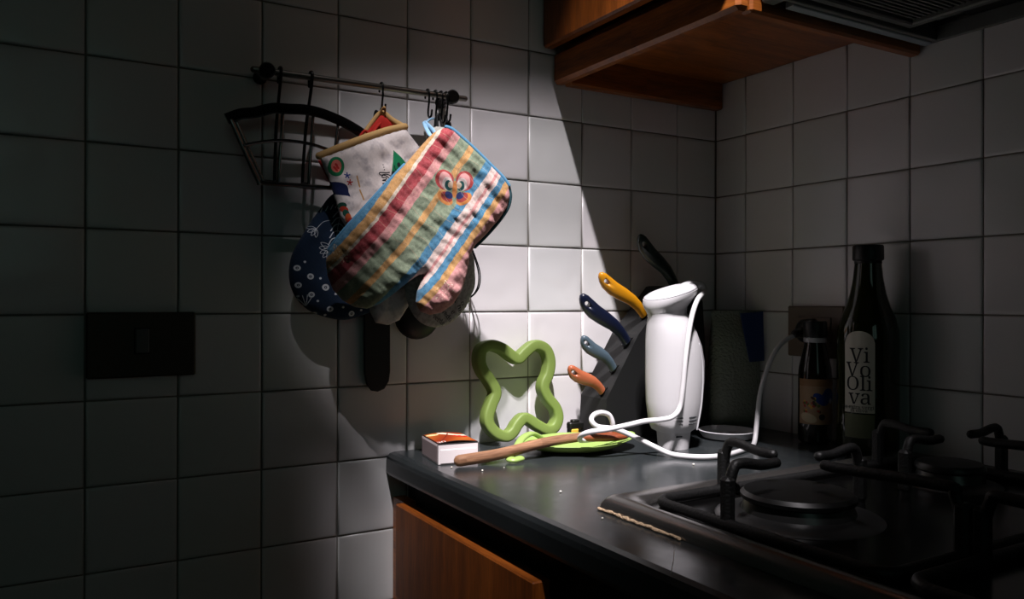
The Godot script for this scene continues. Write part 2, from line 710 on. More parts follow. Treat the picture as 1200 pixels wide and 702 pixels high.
func cloth(called: String, im: Image) -> StandardMaterial3D:
	var m := mat(called, Color(1, 1, 1), 0.92)
	m.albedo_texture = tex(im)
	m.metallic_specular = 0.25
	var weave := canvas(256, 256, Color(0.5, 0.5, 0.5))
	var n := noise(0.05, 33, 2)
	for y in 256:
		for x in 256:
			var v := 0.5 + 0.22 * sin(x * TAU / 8.0) * sin(y * TAU / 8.0) + 0.25 * n.get_noise_2d(x, y)
			weave.set_pixel(x, y, Color(v, v, v))
	m.heightmap_enabled = true
	m.heightmap_texture = tex(weave)
	m.heightmap_scale = 0.03
	m.rim_enabled = true
	m.rim = 0.25
	return m

# ------------------------------------------------------------------ room
func room() -> void:
	var floor_ := struct("floor", box_mesh(V(-1.35, FLOOR_Y - 0.06, 1.35), V(3.1, 0.12, 3.1), 0.0005), M["dark_floor"])
	floor_.set_meta("label", "dark floor of the kitchen")
	# ceiling slab out of view, with an opening added to shape the unseen lamps' beam
	# the opening is the outline of the beam on the back wall and, further down, on the plane it continues in, traced back to the lamp
	var hole := []
	for q in [[-0.12, 0.10], [-0.30, 0.09], [-0.45, 0.08], [-0.60, 0.07], [-0.79, 0.055], [-0.87, -0.01], [-0.785, -0.10], [-0.655, -0.22], [-0.565, -0.36], [-0.50, -0.9], [-0.48, -1.3], [-0.46, -1.75], [-0.40, -2.3], [0.06, -2.3], [0.16, -1.75], [0.12, -1.2], [0.045, -0.74], [-0.03, -0.40]]:
		hole.append(LAMP + (V(q[0], q[1], 0) - LAMP) * ((LAMP.y - CEIL_Y) / (LAMP.y - q[1])))
	var mid := Vector3.ZERO
	for q in hole:
		mid += q / hole.size()
	var corners := [V(0.2, CEIL_Y, -0.2), V(-2.9, CEIL_Y, -0.2), V(-2.9, CEIL_Y, 2.9), V(0.2, CEIL_Y, 2.9)]
	var g := Geo.new()
	var lo: Vector3 = hole[0]
	var hi: Vector3 = hole[0]
	for q in hole:
		lo = lo.min(q)
		hi = hi.max(q)
	lo -= V(0.02, 0, 0.02)
	hi += V(0.02, 0, 0.02)
	for i in hole.size():
		var j := (i + 1) % hole.size()
		var poly := []
		for q in [to_rect(hole[i], mid, lo, hi), to_rect(hole[j], mid, lo, hi), hole[j], hole[i]]:
			poly.append(Vector2(q.x, -q.z))
		prism(g, poly, 0.04, 0.0, V(0, CEIL_Y, 0), Basis(V(1, 0, 0), V(0, 0, -1), V(0, 1, 0)))
	for c in [V(lo.x, 0, lo.z), V(hi.x, 0, lo.z), V(hi.x, 0, hi.z), V(lo.x, 0, hi.z)]:      # close the collar's corners
		box(g, V(c.x, CEIL_Y + 0.03, c.z) - V(signf(c.x - mid.x) * 0.004, 0, signf(c.z - mid.z) * 0.004), V(0.05, 0.06, 0.05), 0.0)
	box(g, V((corners[1].x + lo.x) / 2, CEIL_Y + 0.05, 1.35), V(lo.x - corners[1].x, 0.1, 3.1), 0.0)
	box(g, V((hi.x + 0.2) / 2, CEIL_Y + 0.05, 1.35), V(0.2 - hi.x, 0.1, 3.1), 0.0)
	box(g, V((lo.x + hi.x) / 2, CEIL_Y + 0.05, (lo.z - 0.2) / 2), V(hi.x - lo.x, 0.1, lo.z + 0.2), 0.0)
	box(g, V((lo.x + hi.x) / 2, CEIL_Y + 0.05, (hi.z + 2.9) / 2), V(hi.x - lo.x, 0.1, 2.9 - hi.z), 0.0)
	struct("ceiling", g.mesh(), M["plaster"])
	var s := Geo.new()
	box(s, V(-0.9, 3.5, 1.0), V(2.0, 0.06, 2.2), 0.0)
	for x in [-1.9, 0.1]:
		box(s, V(x, 2.58, 1.0), V(0.06, 1.9, 2.2), 0.0)
	for z in [-0.1, 2.1]:
		box(s, V(-0.9, 2.58, z), V(2.0, 1.9, 0.06), 0.0)
	struct("added_shaft_1", s.mesh(), M["shaft_paint"])  # dark shaft added out of view, closing in the beam lamps
	struct("wall_back", box_mesh(V(-1.4, 0.25, -0.0530), V(3.0, 2.8, 0.1), 0.0), M["grout"])
	struct("wall_right", box_mesh(V(0.0530, 0.25, 1.4), V(0.1, 2.8, 3.0), 0.0), M["grout"])
	struct("wall_left", box_mesh(V(-2.75, 0.25, 1.35), V(0.1, 2.8, 3.0), 0.0), M["plaster"])
	var w := Geo.new()      # the wall behind the viewer, with an opening added to let in fill light
	box(w, V(-2.35, 0.25, 2.75), V(0.9, 2.8, 0.1), 0.0)
	box(w, V(-0.45, 0.25, 2.75), V(1.1, 2.8, 0.1), 0.0)
	box(w, V(-1.45, -0.5, 2.75), V(0.9, 1.3, 0.1), 0.0)
	box(w, V(-1.45, 1.4, 2.75), V(0.9, 0.5, 0.1), 0.0)
	struct("wall_front", w.mesh(), M["plaster"])
	var f := Geo.new()
	for x in [-1.9 + 0.02, -1.45, -1.0 - 0.02]:
		box(f, V(x, 0.65, 2.75), V(0.04, 1.0, 0.05), 0.003)
	for y in [0.17, 1.13]:
		box(f, V(-1.45, y, 2.75), V(0.9, 0.04, 0.05), 0.003)
	struct("added_window_1", f.mesh(), M["paper_white"])  # frame of the added fill-light window, never in view

func to_rect(q: Vector3, mid: Vector3, lo: Vector3, hi: Vector3) -> Vector3:
	# from the middle through q to the rectangle lo - hi
	var d := q - mid
	var kx := ((hi.x if d.x > 0 else lo.x) - mid.x) / d.x if absf(d.x) > 1e-6 else 1e9
	var kz := ((hi.z if d.z > 0 else lo.z) - mid.z) / d.z if absf(d.z) > 1e-6 else 1e9
	return mid + d * minf(kx, kz)

func tile_mesh(w: float, h: float, tilt: Vector2) -> ArrayMesh:
	# a pillowed glazed tile centred at the origin, face towards +z
	var g := Geo.new()
	var rings := []
	for e in [[0.0, -0.0045], [0.0, -0.0012], [0.0012, -0.0003], [0.0034, 0.0001], [0.011, 0.0004]]:
		var r := []
		for c in [Vector2(-1, -1), Vector2(1, -1), Vector2(1, 1), Vector2(-1, 1)]:
			var q := Vector2(c.x * (w / 2 - e[0]), c.y * (h / 2 - e[0]))
			r.append(V(q.x, q.y, e[1] + q.x * tilt.x + q.y * tilt.y))
		rings.append(r)
	var p := PackedVector3Array()
	var uv := PackedVector2Array()
	var gr := PackedInt32Array()
	for i in 4:
		for j in 4:
			var k := (j + 1) % 4
			p.append_array(PackedVector3Array([rings[i][j], rings[i + 1][j], rings[i + 1][k], rings[i][j], rings[i + 1][k], rings[i][k]]))
			gr.append_array(PackedInt32Array([0, 0]))
	var t: Array = rings[4]
	p.append_array(PackedVector3Array([t[0], t[3], t[2], t[0], t[2], t[1]]))
	gr.append_array(PackedInt32Array([0, 0]))
	for q in p:
		uv.append(Vector2(q.x, q.y))
	g.put(p, uv, gr, false)
	return g.mesh()

func tiles() -> void:
	var wall_a: Node = get_node("wall_back")
	var wall_b: Node = get_node("wall_right")
	var full := []
	var cut_a := []
	var cut_b := []
	for k in 6:
		var t := Vector2(rng.randf_range(-0.006, 0.006), rng.randf_range(-0.006, 0.006))
		full.append(tile_mesh(0.0977, 0.0977, t))
		cut_a.append(tile_mesh(0.0873, 0.0977, t))
		cut_b.append(tile_mesh(0.0668, 0.0977, t))
	for row in range(-6, 9):
		for col in range(0, 17):
			var o := obj("tile", (cut_a if col == 0 else full)[rng.randi() % 6], M["tile_glaze_%d" % (rng.randi() % 4)], wall_a)
			var x := -0.0893 / 2 if col == 0 else -0.0893 - 0.1 * (col - 0.5)
			o.position = V(x, row * 0.1 + 0.05, rng.randf_range(-0.0004, 0.0003))
	for row in range(-2, 9):
		for col in range(0, 13):
			var o := obj("tile", (cut_b if col == 0 else full)[rng.randi() % 6], M["tile_glaze_%d" % (rng.randi() % 4)], wall_b)
			var z := 0.0688 / 2 if col == 0 else 0.0688 + 0.1 * (col - 0.5)
			o.position = V(rng.randf_range(-0.0003, 0.0004), row * 0.1 + 0.05, z)
			o.rotation.y = -PI / 2
	for w in [wall_a, wall_b]:
		for c in w.get_children():
			c.position -= Vector3.ZERO

# ------------------------------------------------------------------ fitted furniture
func upper_cabinet() -> void:
	var c := thing("wall_cabinet", "orange-brown wooden wall cabinet above the worktop, beside the cooker hood", "cabinet", V(-0.175, 0.352, 0.195))
	var o := -c.position
	obj("bottom_panel", box_mesh(o + V(-0.165, 0.405, 0.195), V(0.328, 0.016, 0.35), 0.001), M["cabinet_wood_across"], c)
	var g := Geo.new()
	box(g, o + V(-0.1640, 0.656, 0.0110), V(0.3250, 0.608, 0.019), 0.003)
	obj("side_panel", g.mesh(), M["cabinet_wood_across"], c)
	g = Geo.new()
	box(g, o + V(-0.1640, 0.656, 0.3785), V(0.3250, 0.608, 0.017), 0.003)
	obj("side_panel", g.mesh(), M["cabinet_wood_across"], c)
	g = Geo.new()
	box(g, o + V(-0.3375, 0.3765, 0.1945), V(0.020, 0.049, 0.385), 0.005)
	obj("light_rail", g.mesh(), M["cabinet_wood_across"], c)
	var d := Geo.new()
	box(d, o + V(-0.3575, 0.706, 0.1945), V(0.018, 0.600, 0.383), 0.003)
	obj("door", d.mesh(), M["cabinet_wood"], c)
	obj("back_board", box_mesh(o + V(-0.006, 0.686, 0.195), V(0.008, 0.54, 0.35), 0.001), M["gap_black"], c)

func hood() -> void:
	var h := thing("cooker_hood", "grey built-in cooker hood with a fine metal grease filter underneath", "cooker hood", V(-0.155, 0.363, 0.69))
	var o := -h.position
	var y := 0.363
	var g := Geo.new()
	box(g, o + V(-0.162, 0.52, 0.69), V(0.318, 0.26, 0.598), 0.003)
	obj("housing", g.mesh(), M["hood_grey"], h)
	obj("light_cover", box_mesh(o + V(-0.140, y + 0.0030, 0.3985), V(0.272, 0.008, 0.013), 0.001), M["hood_white"], h)
	g = Geo.new()
	box(g, o + V(-0.160, y + 0.014, 0.4105), V(0.312, 0.028, 0.007), 0.001)
	box(g, o + V(-0.160, y + 0.014, 0.975), V(0.312, 0.028, 0.02), 0.001)
	box(g, o + V(-0.306, y + 0.014, 0.69), V(0.02, 0.03, 0.596), 0.002)
	box(g, o + V(-0.0055, y + 0.010, 0.69), V(0.007, 0.020, 0.596), 0.001)
	obj("rim", g.mesh(), M["hood_grey"], h)
	g = Geo.new()
	box(g, o + V(-0.078, y + 0.010, 0.69), V(0.012, 0.012, 0.55), 0.002)
	box(g, o + V(-0.292, y + 0.010, 0.69), V(0.012, 0.012, 0.55), 0.002)
	box(g, o + V(-0.185, y + 0.010, 0.422), V(0.21, 0.012, 0.012), 0.002)
	box(g, o + V(-0.185, y + 0.010, 0.958), V(0.21, 0.012, 0.012), 0.002)
	box(g, o + V(-0.185, y + 0.016, 0.69), V(0.20, 0.003, 0.52), 0.001)
	var filt := obj("grease_filter", g.mesh(), M["hood_grey"], h)
	g = Geo.new()
	for k in 74:
		box(g, o + V(-0.185, y + 0.011, 0.432 + k * 0.007), V(0.2, 0.004, 0.0032), 0.0005)
	var slats := obj("filter_mesh", g.mesh(), M["hood_grey"], filt)
	slats.set_meta("kind", "stuff")
	obj("recess", box_mesh(o + V(-0.041, y + 0.022, 0.71), V(0.055, 0.008, 0.50), 0.001), M["hood_dark"], h)

func worktop() -> void:
	var w := thing("worktop", "dark grey stone worktop with a rounded front edge against the tiled walls", "worktop", V(-0.31, TOP_Y, 0.62))
	var prof := [Vector2(-0.001, TOP_Y), Vector2(-0.609, TOP_Y), Vector2(-0.6155, TOP_Y - 0.0015), Vector2(-0.6195, TOP_Y - 0.0055), Vector2(-0.621, TOP_Y - 0.011), Vector2(-0.621, TOP_Y - 0.026),
		Vector2(-0.619, TOP_Y - 0.0305), Vector2(-0.614, TOP_Y - 0.0325), Vector2(-0.001, TOP_Y - 0.0325)]
	var g := Geo.new()
	prism(g, prof, 1.40, 0.0006, -w.position + V(0, 0, 0.001), Basis.IDENTITY, false)
	obj("slab", g.mesh(), M["stone"], w)
	# the pale hairline joint across the front strip
	var a := V(-0.5695, TOP_Y + 0.0001, 0.529) - w.position
	var b := V(-0.6120, TOP_Y + 0.0001, 0.573) - w.position
	g = Geo.new()
	tube(g, [a, a.lerp(b, 0.4) + V(0.001, 0, 0), b], 0.0003, 5)
	obj("joint", g.mesh(), M["label_cream"], w)

func base_cabinets() -> void:
	var c := thing("base_cabinet", "orange-brown wooden base cabinet with a plain drawer under the worktop", "cabinet", V(-0.3, FLOOR_Y, 0.19))
	var o := -c.position
	obj("body", box_mesh(o + V(-0.301, -0.655, 0.196), V(0.576, 0.858, 0.386), 0.001), M["gap_black"], c)
	obj("drawer", box_mesh(o + V(-0.6135, -0.3165, 0.2165), V(0.021, 0.124, 0.347), 0.0015), M["cabinet_wood"], c)
	obj("door", box_mesh(o + V(-0.6135, -0.690, 0.2165), V(0.021, 0.610, 0.347), 0.0015), M["cabinet_wood"], c)
	obj("filler_strip", box_mesh(o + V(-0.602, -0.625, 0.0215), V(0.018, 0.74, 0.040), 0.0008), M["cabinet_wood_across"], c)
	obj("plinth", box_mesh(o + V(-0.56, -1.0445, 0.189), V(0.02, 0.098, 0.358), 0.001), M["gap_black"], c)
	var v := thing("oven", "black built-in oven beside the wooden drawer, under the hob", "oven", V(-0.3, FLOOR_Y, 0.68))
	o = -v.position
	obj("body", box_mesh(o + V(-0.301, -0.66, 0.695), V(0.57, 0.85, 0.594), 0.001), M["gap_black"], v)
	obj("control_panel", box_mesh(o + V(-0.605, -0.330, 0.695), V(0.022, 0.105, 0.594), 0.002), M["enamel_black"], v)
	obj("door", box_mesh(o + V(-0.605, -0.63, 0.695), V(0.024, 0.48, 0.594), 0.003), M["enamel_black"], v)
	var g := Geo.new()
	tube(g, [o + V(-0.64, -0.43, 0.43), o + V(-0.64, -0.43, 0.93)], 0.008, 10)
	tube(g, [o + V(-0.61, -0.43, 0.46), o + V(-0.64, -0.43, 0.46)], 0.006, 8)
	tube(g, [o + V(-0.61, -0.43, 0.90), o + V(-0.64, -0.43, 0.90)], 0.006, 8)
	obj("handle", g.mesh(), M["hob_steel"], v)

func ring_points(x0: float, x1: float, z0: float, z1: float, r: float, y: float) -> Array:
	var out := []
	for q in round_rect(x1 - x0, z1 - z0, r, 6):
		out.append(V((x0 + x1) / 2 + q.x, y, (z0 + z1) / 2 + q.y))
	return out

func hob() -> void:
	var h := thing("gas_hob", "dark gas hob set in the worktop, with cast iron grates over its burners", "hob", V(-0.30, TOP_Y, 0.69))
	var o := -h.position
	var y := TOP_Y
	var rings := []
	for e in [[-0.5480, 0.390, 0.006, 0.0003], [-0.5470, 0.391, 0.006, 0.0055], [-0.5440, 0.393, 0.007, 0.0105], [-0.5390, 0.397, 0.008, 0.0140], [-0.5335, 0.401, 0.009, 0.0150], [-0.5270, 0.409, 0.014, 0.0130], [-0.5215, 0.417, 0.026, 0.0112], [-0.5195, 0.419, 0.028, 0.0065]]:
		var ring := []
		for q in ring_points(e[0], -0.05 + (-0.548 - e[0]) * 0.6, e[1], 1.0 - (e[1] - 0.39), e[2], y + e[3]):
			ring.append(q + o)
		rings.append(ring)
	var g := Geo.new()
	loft(g, rings, false)
	var ft := obj("frame", g.mesh(), M["hob_steel"], h)
	g = Geo.new()
	var pan := []
	for q in ring_points(-0.522, -0.07, 0.416, 0.974, 0.028, 0):
		pan.append(Vector2(q.x, -q.z))
	prism(g, pan, 0.0052, 0.001, o + V(0, y + 0.0012, 0), Basis(V(1, 0, 0), V(0, 0, -1), V(0, 1, 0)))
	obj("pan", g.mesh(), M["enamel_black"], h)
	# burners: large front-left, small back-left, two more to the right
	for b in [[-0.4125, 0.5265, 0.050], [-0.1550, 0.520, 0.034], [-0.4125, 0.83, 0.040], [-0.155, 0.83, 0.050]]:
		var r: float = b[2]
		var at := o + V(b[0], y + 0.006, b[1])
		g = Geo.new()
		lathe(g, [Vector2(0, 0), Vector2(r * 1.55, 0), Vector2(r * 1.5, 0.002), Vector2(r * 1.2, 0.005), Vector2(r * 1.05, 0.006), Vector2(r * 0.98, 0.016), Vector2(0, 0.016)], 40, at)
		var bu := obj("burner", g.mesh(), M["burner_alloy"], h)
		g = Geo.new()
		lathe(g, [Vector2(0, 0.0155), Vector2(r * 1.0, 0.0155), Vector2(r * 1.06, 0.0175), Vector2(r * 1.06, 0.021), Vector2(r * 0.99, 0.0245), Vector2(r * 0.6, 0.026), Vector2(0, 0.0265)], 40, at)
		obj("burner_cap", g.mesh(), M["burner_cap"], bu)
	# grates
	for side in [[0.43, 0.685], [0.70, 0.955]]:
		g = Geo.new()
		var z0: float = side[0]
		var z1: float = side[1]
		var yb := y + 0.012
		var fr := ring_points(-0.507, -0.085, z0, z1, 0.02, yb)
		for i in fr.size():
			fr[i] += o
		tube(g, fr, 0.0055, 8, true)
		for cx in [-0.4125, -0.155]:
			var cz: float = 0.5265 if z0 < 0.5 else 0.83
			for d in [V(-1, 0, 0), V(1, 0, 0), V(0, 0, -1), V(0, 0, 1)]:
				var reach := 0.092 if d.x != 0 else (cz - z0 if d.z < 0 else z1 - cz)
				var foot: Vector3 = o + V(cx, y + 0.010, cz) + d * reach
				var up: Vector3 = foot + V(0, 0.048, 0) - d * 0.006
				var tip: Vector3 = o + V(cx, y + 0.060, cz) + d * 0.030
				tube(g, curve([foot - V(0, 0.003, 0), foot + V(0, 0.018, 0) + d * 0.001, up, foot + V(0, 0.054, 0) - d * 0.016, tip + d * 0.02, tip], 5), 0.0050, 8, false, true, 1.0)
				box(g, foot + V(0, 0.022, 0), V(0.012, 0.044, 0.012), 0.003)
		obj("grate", g.mesh(), M["cast_iron"], h)
	var s := Geo.new()      # frayed sealant left along the front of the hob
	var pts := []
	var rad := []
	for k in 30:
		var t := k / 29.0
		pts.append(V(-0.5484 - rng.randf() * 0.0016, y + 0.0012 + rng.randf() * 0.001, 0.394 + t * 0.120) - V(0, 0, 0))
		rad.append(0.0009 + rng.randf() * 0.0022 * (1.0 - 0.6 * t))
	tube(s, pts, rad, 6)
	var sc := obj("sealant_strip", s.mesh(), M["sealant"])
	tag(sc, "frayed tan strip of old sealant along the front edge of the hob", "sealant")

func switch_and_socket() -> void:
	var s := thing("light_switch", "bronze light switch plate with one grey rocker on the tiled wall", "light switch", V(-0.9297, -0.0355, 0.0))
	obj("plate", box_mesh(V(0, 0, 0.0055), V(0.1185, 0.0765, 0.0095), 0.002), M["switch_bronze"], s)
	obj("rocker_frame", box_mesh(V(-0.0004, 0.0045, 0.0098), V(0.0175, 0.0312, 0.002), 0.0005), M["gap_black"], s)
	obj("rocker", box_mesh(V(-0.0004, 0.0045, 0.0115), V(0.0150, 0.0285, 0.0045), 0.001, Basis(V(1, 0, 0), 0.06)), M["switch_button"], s)
	var k := thing("wall_socket", "square beige wall socket plate on the right wall behind the bottles", "socket", V(-0.0005, -0.03, 0.2188))
	obj("plate", box_mesh(V(-0.0045, 0, 0), V(0.008, 0.079, 0.1035), 0.002), M["socket_plate"], k)
	obj("insert", box_mesh(V(-0.0088, 0, 0), V(0.003, 0.045, 0.062), 0.0008), M["socket_plate"], k)

# ------------------------------------------------------------------ the rail and what hangs from it
const RAIL_Y := 0.3005
const RAIL_Z := 0.036

func rail_and_hooks() -> void:
	var r := thing("utensil_rail", "thin steel utensil rail fixed to the tiled wall by two round brackets", "rail", V(-0.663, RAIL_Y, 0.0))
	var g := Geo.new()
	tube(g, [V(-0.1455, 0, RAIL_Z), V(0.1455, 0.001, RAIL_Z)], 0.0042, 12)
	obj("rod", g.mesh(), M["rail_steel"], r)
	for x in [-0.130, 0.124]:
		g = Geo.new()
		var ring := []
		for e in [[0.0, 0.0085], [0.002, 0.0088], [0.004, 0.0060], [0.026, 0.0056], [0.030, 0.0092], [0.042, 0.0098], [0.0445, 0.0078]]:
			ring.append(circle(V(x, 0, 0.0006 + e[0]), V(e[1], 0, 0), V(0, e[1], 0), 18))
		loft(g, ring)
		obj("bracket", g.mesh(), M["hook_black"], r)
	var g2 := "hooks on the utensil rail"
	for h in [[-0.6427, 0.034, "black S hook holding the white mitt and the black spatula on the rail"], [-0.5757, 0.033, "black S hook of the striped mitt, furthest from the right rail bracket among four"],
			[-0.5640, 0.036, "black S hook just right of the striped mitt's blue loop, second of four"], [-0.5555, 0.038, "black S hook third along the crowded right end of the rail"], [-0.5475, 0.036, "black S hook closest to the right bracket of the rail"]]:
		g = Geo.new()
		var x: float = h[0]
		var l: float = h[1]
		var z := RAIL_Z
		tube(g, curve([V(0, -0.004, -0.0065), V(0, 0.003, -0.0058), V(0, 0.0064, 0), V(0, 0.003, 0.006), V(0, -0.010, 0.0064), V(0, -l + 0.008, 0.003), V(0, -l, 0.006), V(0, -l + 0.001, 0.013), V(0, -l + 0.008, 0.0155)], 6), 0.0014, 7)
		var o := obj("hook", g.mesh(), M["hook_black"])
		o.position = V(x, RAIL_Y, z)
		tag(o, h[2], "hook", g2)

func rack() -> void:
	var r := thing("wire_rack", "black fan-shaped wire rack hanging from the left end of the rail", "rack", V(-0.795, 0.2, 0.030))
	# rear wires, hooked over the rail and running down behind the fan
	for w in [[0.0185, 0.0148], [0.0575, 0.0500]]:
		var g := Geo.new()
		var zb := RAIL_Z - 0.030
		var yr := RAIL_Y - 0.2
		tube(g, curve([V(w[0], yr - 0.010, zb - 0.0064), V(w[0], yr + 0.002, zb - 0.0066), V(w[0], yr + 0.0068, zb), V(w[0], yr + 0.002, zb + 0.0066), V(w[0] - 0.0003, yr - 0.018, zb + 0.002), V(lerpf(w[0], w[1], 0.3), yr - 0.05, zb - 0.008), V(lerpf(w[0], w[1], 0.6), yr - 0.08, zb - 0.010), V(w[1], -0.031, zb - 0.010), V(w[1], -0.0345, zb - 0.006), V(w[1] + 0.001, -0.0352, 0.008)], 6), 0.0021, 7)
		obj("hanging_wire", g.mesh(), M["hook_black"], r)
	var top := []
	for q in mm([-46.2, 34.6, -30, 42.5, -13.2, 46.3, 8, 54, 27.3, 55.6, 48, 57.2, 66, 55.8, 84, 51.6, 100, 46.5, 118, 38.5, 133, 30]):
		top.append(V(q.x, q.y, 0.012))
	var g := Geo.new()
	sweep(g, curve(top, 4), round_rect(0.0135, 0.0045, 0.002, 2), V(0, 0, 1))
	obj("top_band", g.mesh(), M["rack_black"], r)
	g = Geo.new()
	tube(g, curve([V(-0.0415, 0.034, 0.0125), V(-0.010, -0.0345, 0.011), V(-0.004, -0.0385, 0.011), V(0.04, -0.0385, 0.011), V(0.09, -0.0385, 0.011), V(0.097, -0.0345, 0.011), V(0.131, 0.027, 0.0125)], 8), 0.0029, 8)
	tube(g, curve([V(-0.0350, 0.036, 0.0075), V(-0.003, -0.0330, 0.007), V(0.002, -0.0355, 0.007), V(0.088, -0.0355, 0.007), V(0.125, 0.029, 0.0075)], 8), 0.0019, 8)
	obj("frame_wire", g.mesh(), M["rack_wire"], r)
	for w in [[0.0215, 0.0160, 0.050], [0.0595, 0.0540, 0.050], [0.092, 0.083, 0.043]]:
		g = Geo.new()
		tube(g, [V(w[0], w[2], 0.0095), V(w[1], -0.037, 0.0095)], 0.0021, 7)
		obj("upright_wire", g.mesh(), M["rack_wire"], r)
	g = Geo.new()
	tube(g, curve([V(-0.0265, 0.0045, 0.0145), V(-0.012, 0.0090, 0.0145), V(0.012, 0.0142, 0.0145), V(0.034, 0.0155, 0.0145), V(0.056, 0.0140, 0.0145), V(0.080, 0.0085, 0.0145), V(0.108, -0.002, 0.0145)], 6), 0.0022, 7)
	obj("cross_wire", g.mesh(), M["rack_wire"], r)

func utensils() -> void:
	# spatula: a long flat black blade below the mitts
	var s := thing("spatula", "flat black spatula whose rounded blade hangs straight down below the mitts", "spatula", V(-0.6395, 0.26, 0.012))
	var g := Geo.new()
	tube(g, curve([V(-0.003, 0.010, 0.0275), V(-0.003, 0.004, 0.024), V(-0.002, -0.014, 0.004), V(0, -0.10, 0.0005), V(0.001, -0.24, -0.001)], 4), 0.0045, 10, false, true, 0.7)
	obj("handle", g.mesh(), M["nylon_black"], s)
	var poly := []
	for q in mm([-13, -330, -17.5, -345, -18.5, -362, -17.8, -440, -15, -456, -8, -465.5, 1.5, -467.5, 11, -464, 17.5, -454, 19.5, -440, 19.2, -360, 16, -343, 11, -330]):
		poly.append(q + Vector2(0, 0.1))
	g = Geo.new()
	prism(g, poly, 0.004, 0.0012, V(0.001, 0.0, -0.004))
	obj("blade", g.mesh(), M["nylon_black"], s)
	# ladle
	s = thing("ladle", "round black ladle behind the printed mitt, its bowl showing under the hem", "ladle", V(-0.564, 0.262, 0.026))
	g = Geo.new()
	tube(g, [V(0, 0.005, 0.015), V(-0.004, -0.12, 0), V(-0.013, -0.235, -0.002)], [0.004, 0.006, 0.005], 10, false, true, 0.7)
	obj("handle", g.mesh(), M["nylon_black"], s)
	g = Geo.new()
	var rings := []
	for k in 9:
		var t := k / 8.0 * PI / 2
		rings.append(circle(V(-0.0165, -0.2655, -0.013 + 0.018 * sin(t)), V(0.0335 * cos(t) + 0.0005, 0, 0), V(0, 0.0335 * cos(t) + 0.0005, 0), 28))
	loft(g, rings)
	obj("bowl", g.mesh(), M["nylon_black"], s)
	# whisk
	s = thing("whisk", "wire balloon whisk half hidden behind the striped mitt, its loops showing right", "whisk", V(-0.5465, 0.262, 0.040))
	g = Geo.new()
	tube(g, [V(0.002, 0.001, -0.003), V(0.006, -0.05, -0.001), V(0.0125, -0.114, 0.0)], [0.0045, 0.0062, 0.0055], 12)
	obj("handle", g.mesh(), M["wire_steel"], s)
	for k in 5:
		g = Geo.new()
		var a := PI * k / 5.0
		var loop := []
		for e in [[0.004, -0.112], [0.013, -0.150], [0.0255, -0.185], [0.0305, -0.207], [0.027, -0.226], [0.015, -0.239], [0, -0.243]]:
			loop.append(V(0.0125 + e[0] * cos(a) + (-0.112 - e[1]) * 0.09, e[1], e[0] * sin(a) * 0.35))
		var other := []
		for q in loop:
			var axis_x: float = 0.0125 + (-0.112 - q.y) * 0.09
			other.append(V(2 * axis_x - q.x, q.y, -q.z))
		other.pop_back()
		other.reverse()
		loop.append_array(other)
		tube(g, curve(loop, 5), 0.0009, 6)
		obj("wire_loop", g.mesh(), M["wire_steel"], s)

